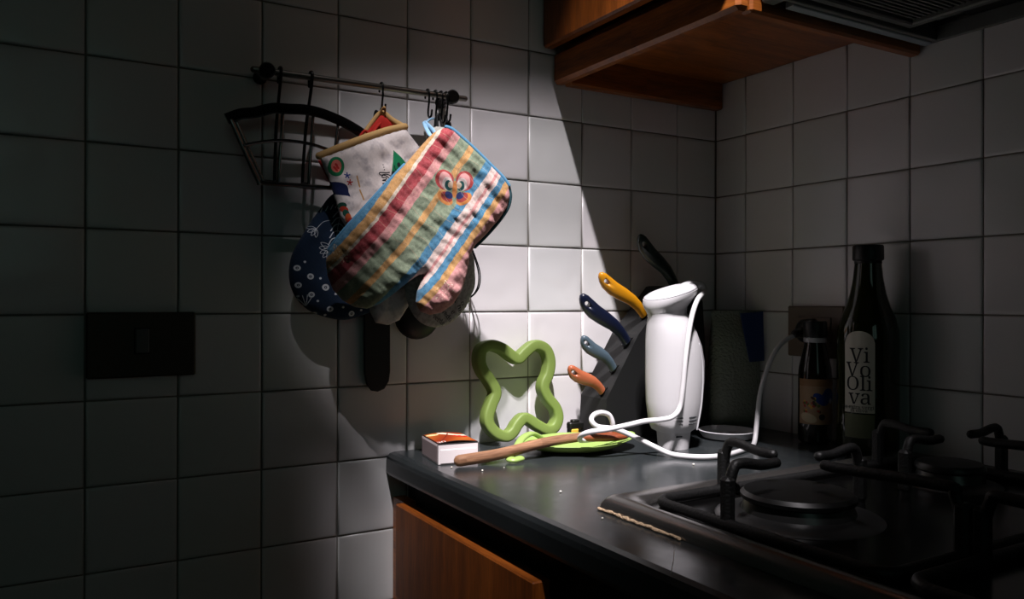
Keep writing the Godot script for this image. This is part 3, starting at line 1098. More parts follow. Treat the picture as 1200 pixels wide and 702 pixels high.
func blue_mitt() -> void:
	var o := mm([-10.7, 83.2, -24.1, 65.9, -39.5, 44.4, -52.5, 22.2, -62.2, 2.5, -65.4, -16.8, -63.2, -35.0, -55.6, -51.1, -41.5, -65.1, -21.6, -74.0, 0.9, -78.6, 20.5, -76.6, 49.9, -64.4, 74.0, -33.6, 80, 10, 72, 50, 58, 84, 36, 98, 14, 96])
	var pts := []
	for q in o:
		pts.append(q)
	var outline := PackedVector2Array(curve(pts, 3, true))
	var puff := {"noise": noise(0.012, 41), "rough": 0.003}
	var t := thing("oven_mitt", "navy blue oven mitt with white leaf sprigs and rings, rearmost of the mitts", "oven mitt", V(-0.698, 0.0703, 0.030), "oven mitts on the rail")
	var mesh := pillow(outline, 0.0035, 0.018, 0.016, puff)
	var im := canvas(640, 896, Color(0.11, 0.175, 0.255))
	var lo: Vector2 = puff["lo"]
	var size: Vector2 = puff["size"]
	var k := 640.0 / size.x
	var at := func(x: float, y: float) -> Vector2: return Vector2((x * 0.001 - lo.x) * k, 896.0 - (y * 0.001 - lo.y) * 896.0 / size.y)
	var white := Color(0.80, 0.82, 0.84)
	# rings and dots
	for d in [[-56.8, -12.4, 4.2], [-40.5, -22.9, 4.4], [-55.5, -34.0, 4.2], [-39, -46, 4.2], [-21, -36.5, 4.8], [-15, -64.3, 4.2], [8, -50, 4.4], [14, -70.5, 4.2], [-33, -71, 3.4], [22, -37, 4.2], [35, -55, 4]]:
		var c: Vector2 = at.call(d[0], d[1])
		spot_on(im, c, d[2] * 0.001 * k, d[2] * 0.001 * k, 0, white)
		spot_on(im, c, d[2] * 0.00042 * k, d[2] * 0.00042 * k, 0, Color(0.06, 0.1, 0.2))
		spot_on(im, c, d[2] * 0.00018 * k, d[2] * 0.00018 * k, 0, white)
	for d in [[-47.5, -4.5], [-27.5, -25], [-31, -54], [-55, -48], [2, -62], [-8, -45], [28, -66], [-20, -72]]:
		spot_on(im, at.call(d[0], d[1]), 0.0017 * k, 0.0017 * k, 0, white)
	# long sprig: a stem with leaf pairs ending in a fan flower
	stroke(im, [at.call(4, 72), at.call(-3, 48), at.call(-8, 26), at.call(-22, 12)], 1.6, white)
	for i in 6:
		var y := 66.0 - i * 9.0
		var x := 3.0 - i * 2.2
		stroke(im, [at.call(x, y - 2), at.call(x - 7, y - 4.5), at.call(x - 14 + i * 0.6, y - 12)], 3.0, white)
		stroke(im, [at.call(x, y - 2), at.call(x + 5, y - 7), at.call(x + 6, y - 16)], 3.0, white)
	for i in 5:
		var a := deg_to_rad(150.0 + i * 26.0)
		var c := Vector2(-14, 13)
		var e := c + Vector2(cos(a), sin(a)) * 15.0
		var side := Vector2(-sin(a), cos(a)) * 3.0
		stroke(im, [at.call(c.x, c.y), at.call((c.x + e.x) / 2 + side.x, (c.y + e.y) / 2 + side.y), at.call(e.x, e.y), at.call((c.x + e.x) / 2 - side.x, (c.y + e.y) / 2 - side.y), at.call(c.x, c.y)], 1.6, white)
	# small flower up the edge and the top leaves
	for i in 4:
		var a := deg_to_rad(170.0 + i * 32.0)
		var c := Vector2(-33, 38)
		var e := c + Vector2(cos(a), sin(a)) * 11.0
		var side := Vector2(-sin(a), cos(a)) * 2.2
		stroke(im, [at.call(c.x, c.y), at.call((c.x + e.x) / 2 + side.x, (c.y + e.y) / 2 + side.y), at.call(e.x, e.y), at.call((c.x + e.x) / 2 - side.x, (c.y + e.y) / 2 - side.y), at.call(c.x, c.y)], 1.5, white)
	stroke(im, [at.call(-33, 38), at.call(-24, 47), at.call(-14, 50)], 1.5, white)
	for i in 5:
		stroke(im, [at.call(-26 + i * 6, 60 + i * 2), at.call(-23 + i * 6, 66 + i * 2)], 2.6, white)
	for i in 5:
		var a := deg_to_rad(60.0 + i * 26.0)
		stroke(im, [at.call(-45, -60), at.call(-45 + cos(a) * 14, -60 + sin(a) * 14)], 2.2, white)
	obj("shell", mesh, cloth("cloth_navy", im), t)
	var g := Geo.new()
	var edge := []
	for i in range(3 * 16, 3 * 18 + 1):
		edge.append(V(outline[i].x, outline[i].y, 0))
	tube(g, edge, 0.0035, 8)
	obj("cuff_binding", g.mesh(), M["binding_navy"], t)
	g = Geo.new()
	tube(g, curve([V(0.040, 0.088, 0), V(0.043, 0.13, 0.001), V(0.0465, 0.190, 0.004), V(0.0485, 0.197, 0.009), V(0.0495, 0.188, 0.005), V(0.047, 0.13, 0.001), V(0.045, 0.088, 0.0)], 6), 0.0016, 6)
	obj("hanging_loop", g.mesh(), M["binding_navy"], t)

func white_mitt() -> void:
	var o := mm([-81.2, 95.8, -53.6, 108.1, -25.2, 120.7, 4.0, 133.7, 32.8, 144.6, 52.5, 122.8, 71.4, 92.3, 84.2, 47.0, 80.5, -11.2, 59.1, -57.8, 40.6, -86.4, 26.1, -107.9, 10.5, -114.4, -7.3, -110.9, -14.3, -97.5, -19.0, -69.8, -30.6, -26.0, -44.4, 6.4, -53.4, 20.1, -62.4, 48.8, -70.2, 72.0])
	var puff := {"noise": noise(0.014, 44), "rough": 0.004}
	var t := thing("oven_mitt", "white patterned oven mitt with ochre edging and red lining, hanging open", "oven mitt", V(-0.6535, 0.0993, 0.064), "oven mitts on the rail")
	var outline := PackedVector2Array()
	for i in o.size():      # keep the straight cuff, soften the rest
		outline.append(o[i])
		outline.append(o[i].lerp(o[(i + 1) % o.size()], 0.5))
	var mesh := pillow(outline, 0.0035, 0.018, 0.014, puff)
	var im := canvas(704, 1024, Color(0.8, 0.77, 0.76))
	var lo: Vector2 = puff["lo"]
	var size: Vector2 = puff["size"]
	var kx := 704.0 / size.x
	var at := func(x: float, y: float) -> Vector2: return Vector2((x * 0.001 - lo.x) * kx, 1024.0 - (y * 0.001 - lo.y) * 1024.0 / size.y)
	var n := noise(0.012, 7, 4)
	var n2 := noise(0.06, 8, 2)
	for y in 1024:
		for x in 704:
			var v := 0.5 * clampf(n.get_noise_2d(x, y) * 1.4 - 0.12, 0, 1) + clampf(n2.get_noise_2d(x, y) * 0.5 - 0.1, 0, 1) * 0.3
			if v > 0.01:
				im.set_pixel(x, y, im.get_pixel(x, y).lerp(Color(0.52, 0.50, 0.52), clampf(v, 0, 0.7)))
	spot_on(im, at.call(-62, 85), 0.0105 * kx, 0.0115 * kx, 0.2, Color(0.1, 0.42, 0.27))
	spot_on(im, at.call(-62, 85.5), 0.0068 * kx, 0.0075 * kx, 0.3, Color(0.78, 0.42, 0.38))
	for d in [[-62, 87], [-64, 83], [-60, 84], [-62, 81]]:
		spot_on(im, at.call(d[0], d[1]), 0.0025 * kx, 0.0016 * kx, 0.6, Color(0.62, 0.15, 0.13))
	for st in [[-48, 75.0, Color(0.12, 0.19, 0.44)], [-44.5, 66.4, Color(0.62, 0.13, 0.12)]]:
		for i in 5:
			var a := TAU * i / 5.0 + 0.3
			stroke(im, [at.call(st[0], st[1]), at.call(st[0] + cos(a) * 3.6, st[1] + sin(a) * 3.6)], 3.0, st[2])
	# dark blue leaf on the left
	for i in 16:
		var u := i / 15.0
		spot_on(im, at.call(-68 + u * 21, 62 - u * 9), 0.0012 * kx + 0.0085 * kx * sin(PI * clampf(u * 1.05, 0, 1)), 0.005 * kx, -0.5, Color(0.075, 0.11, 0.26))
	for i in 5:
		spot_on(im, at.call(-54 + i * 2.4, 37 - i * 5), 0.005 * kx, 0.0035 * kx, 0.5 * i, [Color(0.07, 0.25, 0.2), Color(0.65, 0.2, 0.13), Color(0.1, 0.3, 0.25), Color(0.7, 0.3, 0.15), Color(0.65, 0.18, 0.15)][i])
	# green half-round with a smile and a dark foot
	for i in 200:      # filled by strokes between its straight left edge and its curved right edge
		var u := i / 199.0
		var left := Vector2(14.0 - 4.5 * u, 112.0 - 34.0 * u)
		var right := Vector2(14.0 + 21.0 * sin(PI * 0.62 * u), 112.0 - 31.0 * u)
		stroke(im, [at.call(left.x, left.y), at.call(right.x, right.y)], 1.5, Color(0.05, 0.42, 0.27) if u < 0.82 else Color(0.10, 0.13, 0.14))
	spot_on(im, at.call(20, 93.5), 0.0028 * kx, 0.0032 * kx, 0, Color(0.03, 0.1, 0.09))
	stroke(im, [at.call(13.5, 92), at.call(15, 87), at.call(19.5, 86), at.call(23, 88.5)], 2.2, Color(0.03, 0.1, 0.09))
	# handwritten word running upwards
	var ink := Color(0.07, 0.07, 0.09)
	var word := [[-3, 64], [2, 65], [2, 67], [-2, 67.6], [2.5, 69], [2.5, 71.4], [-2, 72], [2.5, 73.4], [3, 75.6], [-2.5, 75.6], [-1.5, 78.6], [3, 77.8], [7, 75.4], [9, 77.4], [7, 79.2], [2, 80], [-4, 78.6], [-6.5, 80.4], [-4.5, 81.8], [2, 81.8], [7, 82.6]]
	var line := []
	for q in word:
		line.append(at.call(q[0], q[1]))
	stroke(im, line, 2.6, ink)
	for i in 3:
		spot_on(im, at.call(0.0 - i * 0.6, 85.6 + i * 3.2), 2.8, 2.8, 0, ink)
	# ochre twigs
	stroke(im, [at.call(-35, 75), at.call(-31, 62)], 4.0, Color(0.68, 0.53, 0.34))
	stroke(im, [at.call(-31, 58), at.call(-26, 46)], 4.0, Color(0.68, 0.53, 0.34))
	obj("shell", mesh, cloth("cloth_print", im), t)
	# rear half of the open cuff with its red lining
	var back := mm([-79, 94, -50, 103, -29, 119, -12, 140, 6.3, 163, 20, 154, 33, 144, 50, 120, 40, 60, -60, 60])
	var bp := {"noise": noise(0.02, 4), "rough": 0.002}
	var bm := obj("lining", pillow(back, 0.004, 0.006, 0.005, bp), M["lining_red"], t)
	bm.position = V(0, 0, -0.014)
	var g := Geo.new()
	var rim := []
	for q in mm([-82, 97, -66, 105, -53.6, 111.1, -25.2, 124.5, 4.0, 137.0, 20, 142.5, 32.8, 146.2]):
		rim.append(V(q.x, q.y, 0.001))
	tube(g, curve(rim, 4), 0.0048, 10)
	obj("edge_binding", g.mesh(), M["binding_ochre"], t)
	g = Geo.new()
	tube(g, curve([V(0.033, 0.1455, 0.0), V(0.020, 0.156, -0.012), V(0.0063, 0.1645, -0.016), V(-0.006, 0.151, -0.017), V(-0.022, 0.128, -0.015)], 5), [0.0042, 0.0040, 0.0040, 0.0040, 0.0040, 0.0040, 0.0040, 0.0040, 0.0040, 0.0040, 0.0040, 0.003, 0.003, 0.003, 0.003, 0.003, 0.003, 0.003, 0.003, 0.003, 0.003], 10)
	obj("edge_binding", g.mesh(), M["binding_ochre"], t)
	g = Geo.new()
	tube(g, curve([V(-0.028, 0.124, -0.008), V(-0.020, 0.136, -0.006), V(-0.012, 0.131, -0.004), V(-0.006, 0.140, -0.006), V(0.000, 0.147, -0.008)], 4), 0.004, 8, false, true, 0.5)
	obj("lining_fold", g.mesh(), M["lining_red"], t)
	g = Geo.new()
	tube(g, curve([V(0.003, 0.160, -0.016), V(0.005, 0.168, -0.010), V(0.0075, 0.170, -0.006), V(0.010, 0.162, -0.012)], 5), 0.0014, 6)
	obj("hanging_loop", g.mesh(), M["binding_ochre"], t)

func printed_mitt() -> void:
	var o := mm([46.6, 29.1, 49.4, 5.3, 46.7, -16.2, 36.1, -40.1, 17.6, -58.9, -3.1, -66.8, -22.2, -64.2, -38.5, -52.5, -49.7, -30.8, -52.2, -8.0, -47.4, 26.4, -28.8, 70, -22, 130, -20, 190, 20, 190, 24, 130, 34, 62])
	var pts := []
	for q in o:
		pts.append(q)
	var outline := PackedVector2Array(curve(pts, 3, true))
	var puff := {"noise": noise(0.014, 48), "rough": 0.003}
	var t := thing("oven_mitt", "grey-white oven mitt with small black printed words, under the striped mitt's thumb", "oven mitt", V(-0.5781, 0.0488, 0.088), "oven mitts on the rail")
	var mesh := pillow(outline, 0.004, 0.016, 0.012, puff)
	var im := canvas(512, 1024, Color(0.66, 0.65, 0.62))
	var lo: Vector2 = puff["lo"]
	var size: Vector2 = puff["size"]
	var k := 512.0 / size.x
	var ky := 1024.0 / size.y
	var n := noise(0.03, 19, 3)
	for y in range(500, 1024):
		for x in 512:
			im.set_pixel(x, y, im.get_pixel(x, y) * (1.0 + 0.16 * n.get_noise_2d(x, y)))
	var at := func(x: float, y: float) -> Vector2: return Vector2((x * 0.001 - lo.x) * k, 1024.0 - (y * 0.001 - lo.y) * ky)
	var ink := Color(0.06, 0.06, 0.06)
	print_text(im, "A", at.call(17.4, -30.2), 40, 1.0, ink)
	print_text(im, "o", at.call(28, -35), 38, 1.2, ink)
	print_text(im, "mu..", at.call(25, -47), 38, 1.25, ink)
	print_text(im, "e", at.call(14, -46.5), 38, 1.0, ink)
	print_text(im, "vedo", at.call(5, -51), 36, 0.75, ink)
	print_text(im, "verde", at.call(-7, -56.5), 34, 0.5, ink)
	obj("shell", mesh, cloth("cloth_words", im), t)
	var g := Geo.new()
	tube(g, curve([V(-0.004, 0.19, -0.002), V(-0.005, 0.205, -0.004), V(-0.004, 0.215, -0.005), V(0.0, 0.205, -0.004), V(0.002, 0.19, -0.002)], 5), 0.0014, 6)
	obj("hanging_loop", g.mesh(), M["nylon_black"], t)

func striped_mitt() -> void:
	var o := mm([22.3, 138.4, 29.0, 140.6, 38.1, 137.4, 55.2, 124.4, 72.5, 110.1, 90.0, 94.6, 105.3, 81.0, 113.7, 70.3, 116.1, 56.9, 112.5, 42.2, 100.7, 25.0, 84.3, 6.7, 68.1, -9.2, 61.2, -22.6, 57.8, -44.7, 51.0, -66.7, 39.7, -84.2, 25.0, -95.1, 10.5, -98.3, -1.7, -93.9, -8.3, -83.1, -7.2, -69.2, -2.9, -56.2, 0.4, -47.0, -6.2, -48.1, -19.3, -57.4, -36.6, -72.5, -51.5, -84.2, -66.4, -90.5, -81.0, -88.4, -95.6, -80.0, -108.0, -66.6, -115.1, -50.0, -118.2, -31.4, -115.2, -17.9, -107.1, -5.3, -91.6, 14.0, -70.8, 37.8, -47.6, 64.3, -23.9, 90.1, -2.1, 116.1, 12.3, 132.3])
	var outline := PackedVector2Array()
	for i in o.size():
		outline.append(o[i])
		outline.append(o[i].lerp(o[(i + 1) % o.size()], 0.5))
	var dir := Vector2(-0.652, -0.758)
	var puff := {"noise": noise(0.016, 52), "rough": 0.0035, "dir": dir, "gap": 0.020, "quilt": 0.0010, "curl": 3.6, "curl_from": 0.03}
	var t := thing("oven_mitt", "quilted oven mitt in pink, sage, ochre and blue stripes with a butterfly, frontmost", "oven mitt", V(-0.617, 0.097, 0.115), "oven mitts on the rail")
	t.rotation.y = -0.18
	var mesh := pillow(outline, 0.0022, 0.030, 0.017, puff)
	var W := 896
	var im := canvas(W, W, Color.WHITE)
	var lo: Vector2 = puff["lo"]
	var size: Vector2 = puff["size"]
	var k := W / size.x
	var ky := W / size.y
	var n := noise(0.02, 71, 4)
	var fine := noise(0.2, 72, 2)
	var cols := {"blue": Color(0.29, 0.49, 0.61), "ochre": Color(0.73, 0.56, 0.36), "white": Color(0.80, 0.75, 0.68), "red": Color(0.63, 0.27, 0.29), "pink": Color(0.76, 0.54, 0.53), "sage": Color(0.50, 0.55, 0.46), "cream": Color(0.81, 0.73, 0.70)}
	var edges := [[-2.0, "blue"], [9.0, "ochre"], [13.0, "white"], [27.0, "red"], [38.0, "pink"], [54.0, "sage"], [62.5, "ochre"], [84.0, "sage"], [95.0, "blue"], [104.0, "cream"], [108.0, "pink"], [113.0, "cream"], [122.0, "blue"], [131.0, "ochre"], [170.0, "pink"]]
	for y in W:
		for x in W:
			var q := (lo + Vector2(x / k, (W - y) / ky)) * (1000.0 / 0.96) - Vector2(29.9, 145.8)
			var w := q.x * 0.758 - q.y * 0.652
			var s := -q.x * 0.652 - q.y * 0.758
			w += 0.1 * (160.0 - minf(s, 160.0)) + n.get_noise_2d(x, y) * 0.7
			var c: Color = cols["pink"]
			for e in edges:
				if w < e[0]:
					c = cols[e[1]]
					break
			var v := fine.get_noise_2d(x, y) * 0.16 + n.get_noise_2d(x * 2.0 + 400, y * 2.0) * 0.13
			c = c.lerp(Color(0.9, 0.85, 0.8), clampf(v, 0.0, 0.3)) if v > 0 else c.darkened(clampf(-v, 0, 0.3))
			im.set_pixel(x, y, c)
	var at := func(x: float, y: float) -> Vector2: return Vector2((x * 0.00096 - lo.x) * k, W - (y * 0.00096 - lo.y) * ky)
	# worn pale print near the fingertips and the lace-like patch on the thumb
	for i in 60:
		var p: Vector2 = at.call(-108 + rng.randf_range(-9, 12), -22 + rng.randf_range(-14, 10))
		spot_on(im, p, rng.randf_range(2, 6), rng.randf_range(1.5, 4), rng.randf() * 3.0, [Color(0.85, 0.78, 0.68), Color(0.6, 0.5, 0.42), Color(0.8, 0.66, 0.5)][i % 3], 0.7)
	for i in 46:
		var p: Vector2 = at.call(27 + rng.randf_range(-13, 11), -66 + rng.randf_range(-16, 10))
		spot_on(im, p, rng.randf_range(2, 7), rng.randf_range(1.0, 2.5), rng.randf() * 3.0, [Color(0.93, 0.86, 0.75), Color(0.5, 0.42, 0.36)][i % 2], 0.75)
	# butterfly: two ringed upper wings, two ochre lower wings
	var red := Color(0.60, 0.25, 0.25)
	for sgn in [-1.0, 1.0]:
		var c := Vector2(38.5, 66.5)
		var turn: float = 0.35 * sgn
		spot_on(im, at.call(c.x + sgn * 14.11, c.y + 8.74), 0.01176 * k, 0.0125 * k, turn, red)
		spot_on(im, at.call(c.x + sgn * 12.50, c.y + 7.12), 0.00840 * k, 0.01140 * k, turn, Color(0.76, 0.56, 0.55))
		spot_on(im, at.call(c.x + sgn * 9.81, c.y + 3.36), 0.00696 * k, 0.00816 * k, turn, Color(0.78, 0.72, 0.70))
		spot_on(im, at.call(c.x + sgn * 8.33, c.y + 1.34), 0.00504 * k, 0.00624 * k, turn, Color(0.13, 0.30, 0.30))
		spot_on(im, at.call(c.x + sgn * 5.64, c.y + 2.15), 0.00360 * k, 0.00408 * k, turn, Color(0.76, 0.68, 0.60))
		spot_on(im, at.call(c.x + sgn * 12.77, c.y - 15.46), 0.01128 * k, 0.00660 * k, -0.6 * sgn + PI * 0.0, Color(0.70, 0.46, 0.26))
		spot_on(im, at.call(c.x + sgn * 10.48, c.y - 13.44), 0.00816 * k, 0.00528 * k, -0.6 * sgn, Color(0.56, 0.24, 0.22))
		spot_on(im, at.call(c.x + sgn * 7.53, c.y - 11.02), 0.00552 * k, 0.00408 * k, -0.6 * sgn, Color(0.16, 0.19, 0.36))
		stroke(im, [at.call(c.x + sgn * 1.34, c.y + 9.41), at.call(c.x + sgn * 5.38, c.y + 22.85), at.call(c.x + sgn * 12.10, c.y + 28.22), at.call(c.x + sgn * 13.44, c.y + 22.85)], 1.1, Color(0.45, 0.42, 0.36))
	spot_on(im, at.call(38.5, 63.0), 0.00312 * k, 0.01056 * k, 0, Color(0.74, 0.48, 0.28))
	# stitching
	for i in 9:
		var s := -10.0 + i * 21.0
		var a := Vector2(29.9, 145.8) + dir * s + Vector2(0.758, -0.652) * -4.0
		var path := []
		for j in 8:
			var wv := j * 16.0
			var q := a + Vector2(0.758, -0.652) * wv + dir * (3.0 * sin(j * 2.1 + i))
			path.append(at.call(q.x, q.y))
		stroke(im, path, 0.7, Color(0.72, 0.62, 0.52))
	obj("shell", mesh, cloth("cloth_stripes", im), t)
	# piping round the cuff and along the seams
	var g := Geo.new()
	var rim := []
	for i in range(1, 8):
		rim.append(V(o[i].x, o[i].y, 0.004))
	tube(g, curve(rim, 4), 0.0028, 8)
	obj("cuff_piping", g.mesh(), M["binding_blue"], t)
	g = Geo.new()
	rim = []
	for i in range(7, 13):
		rim.append(V(o[i].x, o[i].y, 0.0))
	tube(g, curve(rim, 4), 0.0038, 8)
	obj("side_piping", g.mesh(), mat("piping_teal", Color(0.09, 0.25, 0.28), 0.9), t)
	g = Geo.new()
	rim = []
	for i in range(34, 40):
		var q: Vector2 = o[i % o.size()]
		rim.append(V(q.x, q.y, -0.001 - puff["curl"] * pow(maxf(0.0, q.dot(dir) - puff["curl_from"]), 2.0)))
	tube(g, curve(rim, 4), 0.0024, 8)
	obj("side_piping", g.mesh(), M["binding_blue"], t)
	g = Geo.new()
	tube(g, curve([V(0.012, 0.131, -0.010), V(0.010, 0.142, -0.022), V(0.010, 0.152, -0.034), V(0.013, 0.149, -0.030), V(0.017, 0.141, -0.020), V(0.018, 0.133, -0.008)], 5), 0.0032, 8, false, true, 0.5)
	tube(g, curve([V(0.010, 0.150, -0.034), V(0.020, 0.160, -0.048), V(0.030, 0.166, -0.064)], 4), 0.0016, 6)
	obj("hanging_loop", g.mesh(), M["loop_blue"], t)

# ------------------------------------------------------------------ things on the worktop
func handle_shape(len_: float, wide: float, thick: float) -> CSGCombiner3D:
	# a moulded knife handle along +y from its root at 0 to its rounded end, with a hanging hole
	var g := Geo.new()
	var rings := []
	var prof := [[0.0, 0.66, 0.8], [0.06, 0.66, 0.8], [0.16, 0.68, 0.85], [0.32, 0.80, 0.95], [0.5, 0.97, 1.0], [0.68, 1.0, 0.9], [0.82, 0.93, 0.75], [0.91, 0.76, 0.62], [0.965, 0.5, 0.55], [0.993, 0.24, 0.33], [1.0, 0.04, 0.06]]
	for e in prof:
		var y: float = len_ * e[0]
		var sag: float = 0.16 * wide * sin(TAU * e[0]) + 0.12 * wide * e[0]
		rings.append(circle(V(sag, y, 0), V(wide / 2 * e[1], 0, 0), V(0, 0, thick / 2 * e[2]), 20, 0.85))
	loft(g, rings)
	var comb := CSGCombiner3D.new()
	var body := CSGMesh3D.new()
	body.mesh = g.mesh()
	body.name = "grip_solid"
	comb.add_child(body)
	var hole := CSGCylinder3D.new()
	hole.radius = wide * 0.17
	hole.height = 0.06
	hole.sides = 14
	hole.operation = CSGShape3D.OPERATION_SUBTRACTION
	hole.transform = Transform3D(Basis(V(1, 0, 0), V(0, 0, 1), V(0, -1, 0)) * Basis.from_scale(V(0.9, 1, 1.5)), V(-0.02 * wide, len_ * 0.85, 0))
	hole.name = "hanging_hole"
	comb.add_child(hole)
	return comb

func knife_block() -> void:
	var b := thing("knife_block", "black slanted knife block in the corner, behind the hand blender", "knife block", V(-0.20, TOP_Y, 0.048))
	var o := -b.position
	var bl := CSGCombiner3D.new()
	var solid := CSGPolygon3D.new()
	solid.polygon = PackedVector2Array([Vector2(-0.305, TOP_Y + 0.0005), Vector2(-0.301, -0.131), Vector2(-0.240, -0.035), Vector2(-0.170, 0.040), Vector2(-0.164, 0.0412), Vector2(-0.112, 0.0215), Vector2(-0.107, 0.016), Vector2(-0.092, TOP_Y + 0.0005)])
	solid.depth = 0.066
	solid.position = o + V(0, 0, 0.080)
	solid.name = "solid"
	bl.add_child(solid)
	var g := Geo.new()
	for k in 3:
		g = Geo.new()
		box(g, o + V(-0.0975, -0.12 - k * 0.022, 0.047), V(0.004, 0.006, 0.06), 0.001, Basis(V(0, 0, 1), 0.07))
		obj("side_groove", g.mesh(), M["slot_grey"], b)
	var face := [Vector2(-0.301, -0.131), Vector2(-0.240, -0.035), Vector2(-0.168, 0.042), Vector2(-0.108, 0.020)]
	for kn in [["handle_orange", "orange", V(-0.3616, -0.0826, 0.066), V(-0.2700, -0.1370, 0.066), 0.0205, "orange-handled knife lowest in the knife block"], ["handle_grey", "grey", V(-0.3383, -0.0381, 0.066), V(-0.2480, -0.1100, 0.066), 0.0205, "grey-blue-handled knife above the orange one in the knife block"],
			["handle_navy", "navy", V(-0.3409, 0.0239, 0.066), V(-0.2234, -0.0690, 0.066), 0.0245, "navy-handled knife below the yellow one in the knife block"], ["handle_yellow", "yellow", V(-0.3059, 0.0564, 0.066), V(-0.1935, -0.0205, 0.066), 0.0225, "yellow-handled knife in the knife block, nearly behind the blender"],
			["handle_green", "green", V(-0.2298, 0.1182, 0.066), V(-0.1450, 0.0300, 0.066), 0.0240, "dark green-handled knife highest in the knife block"]]:
		var tip: Vector3 = kn[2]
		var root: Vector3 = kn[3]
		for e in 3:      # the handle ends at the slanted face of the block
			var hit = Geometry2D.segment_intersects_segment(Vector2(tip.x, tip.y), Vector2(root.x, root.y), face[e], face[e + 1])
			if hit != null:
				root = V(hit.x, hit.y, root.z) + (tip - root).normalized() * 0.005
		var k := thing("knife", kn[5], "knife", root, "knives in the block")
		var up := (tip - root).normalized()
		var face_to := (V(-0.55, 0.05, 0.83) - up * V(-0.55, 0.05, 0.83).dot(up)).normalized()      # the flat side with the hole turns out into the room
		k.basis = Basis(up.cross(face_to), up, face_to)
		var grip := handle_shape(tip.distance_to(root), kn[4], kn[4] * 0.78)
		grip.name = "handle"
		grip.material_override = M[kn[0]]
		k.add_child(grip)
		obj("blade", box_mesh(V(0, -0.022, 0), V(kn[4] * 0.8, 0.048, 0.0016), 0.0005), M["steel_blade"], k)
		var slot := CSGBox3D.new()
		slot.size = V(kn[4] * 0.9, 0.12, 0.0034)
		slot.operation = CSGShape3D.OPERATION_SUBTRACTION
		slot.transform = Transform3D(k.basis, root + o) * Transform3D(Basis.IDENTITY, V(0, 0.0, 0))
		slot.name = numbered("slot", bl)
		bl.add_child(slot)
	bl.name = "body"
	bl.material_override = M["block_black"]
	b.add_child(bl)

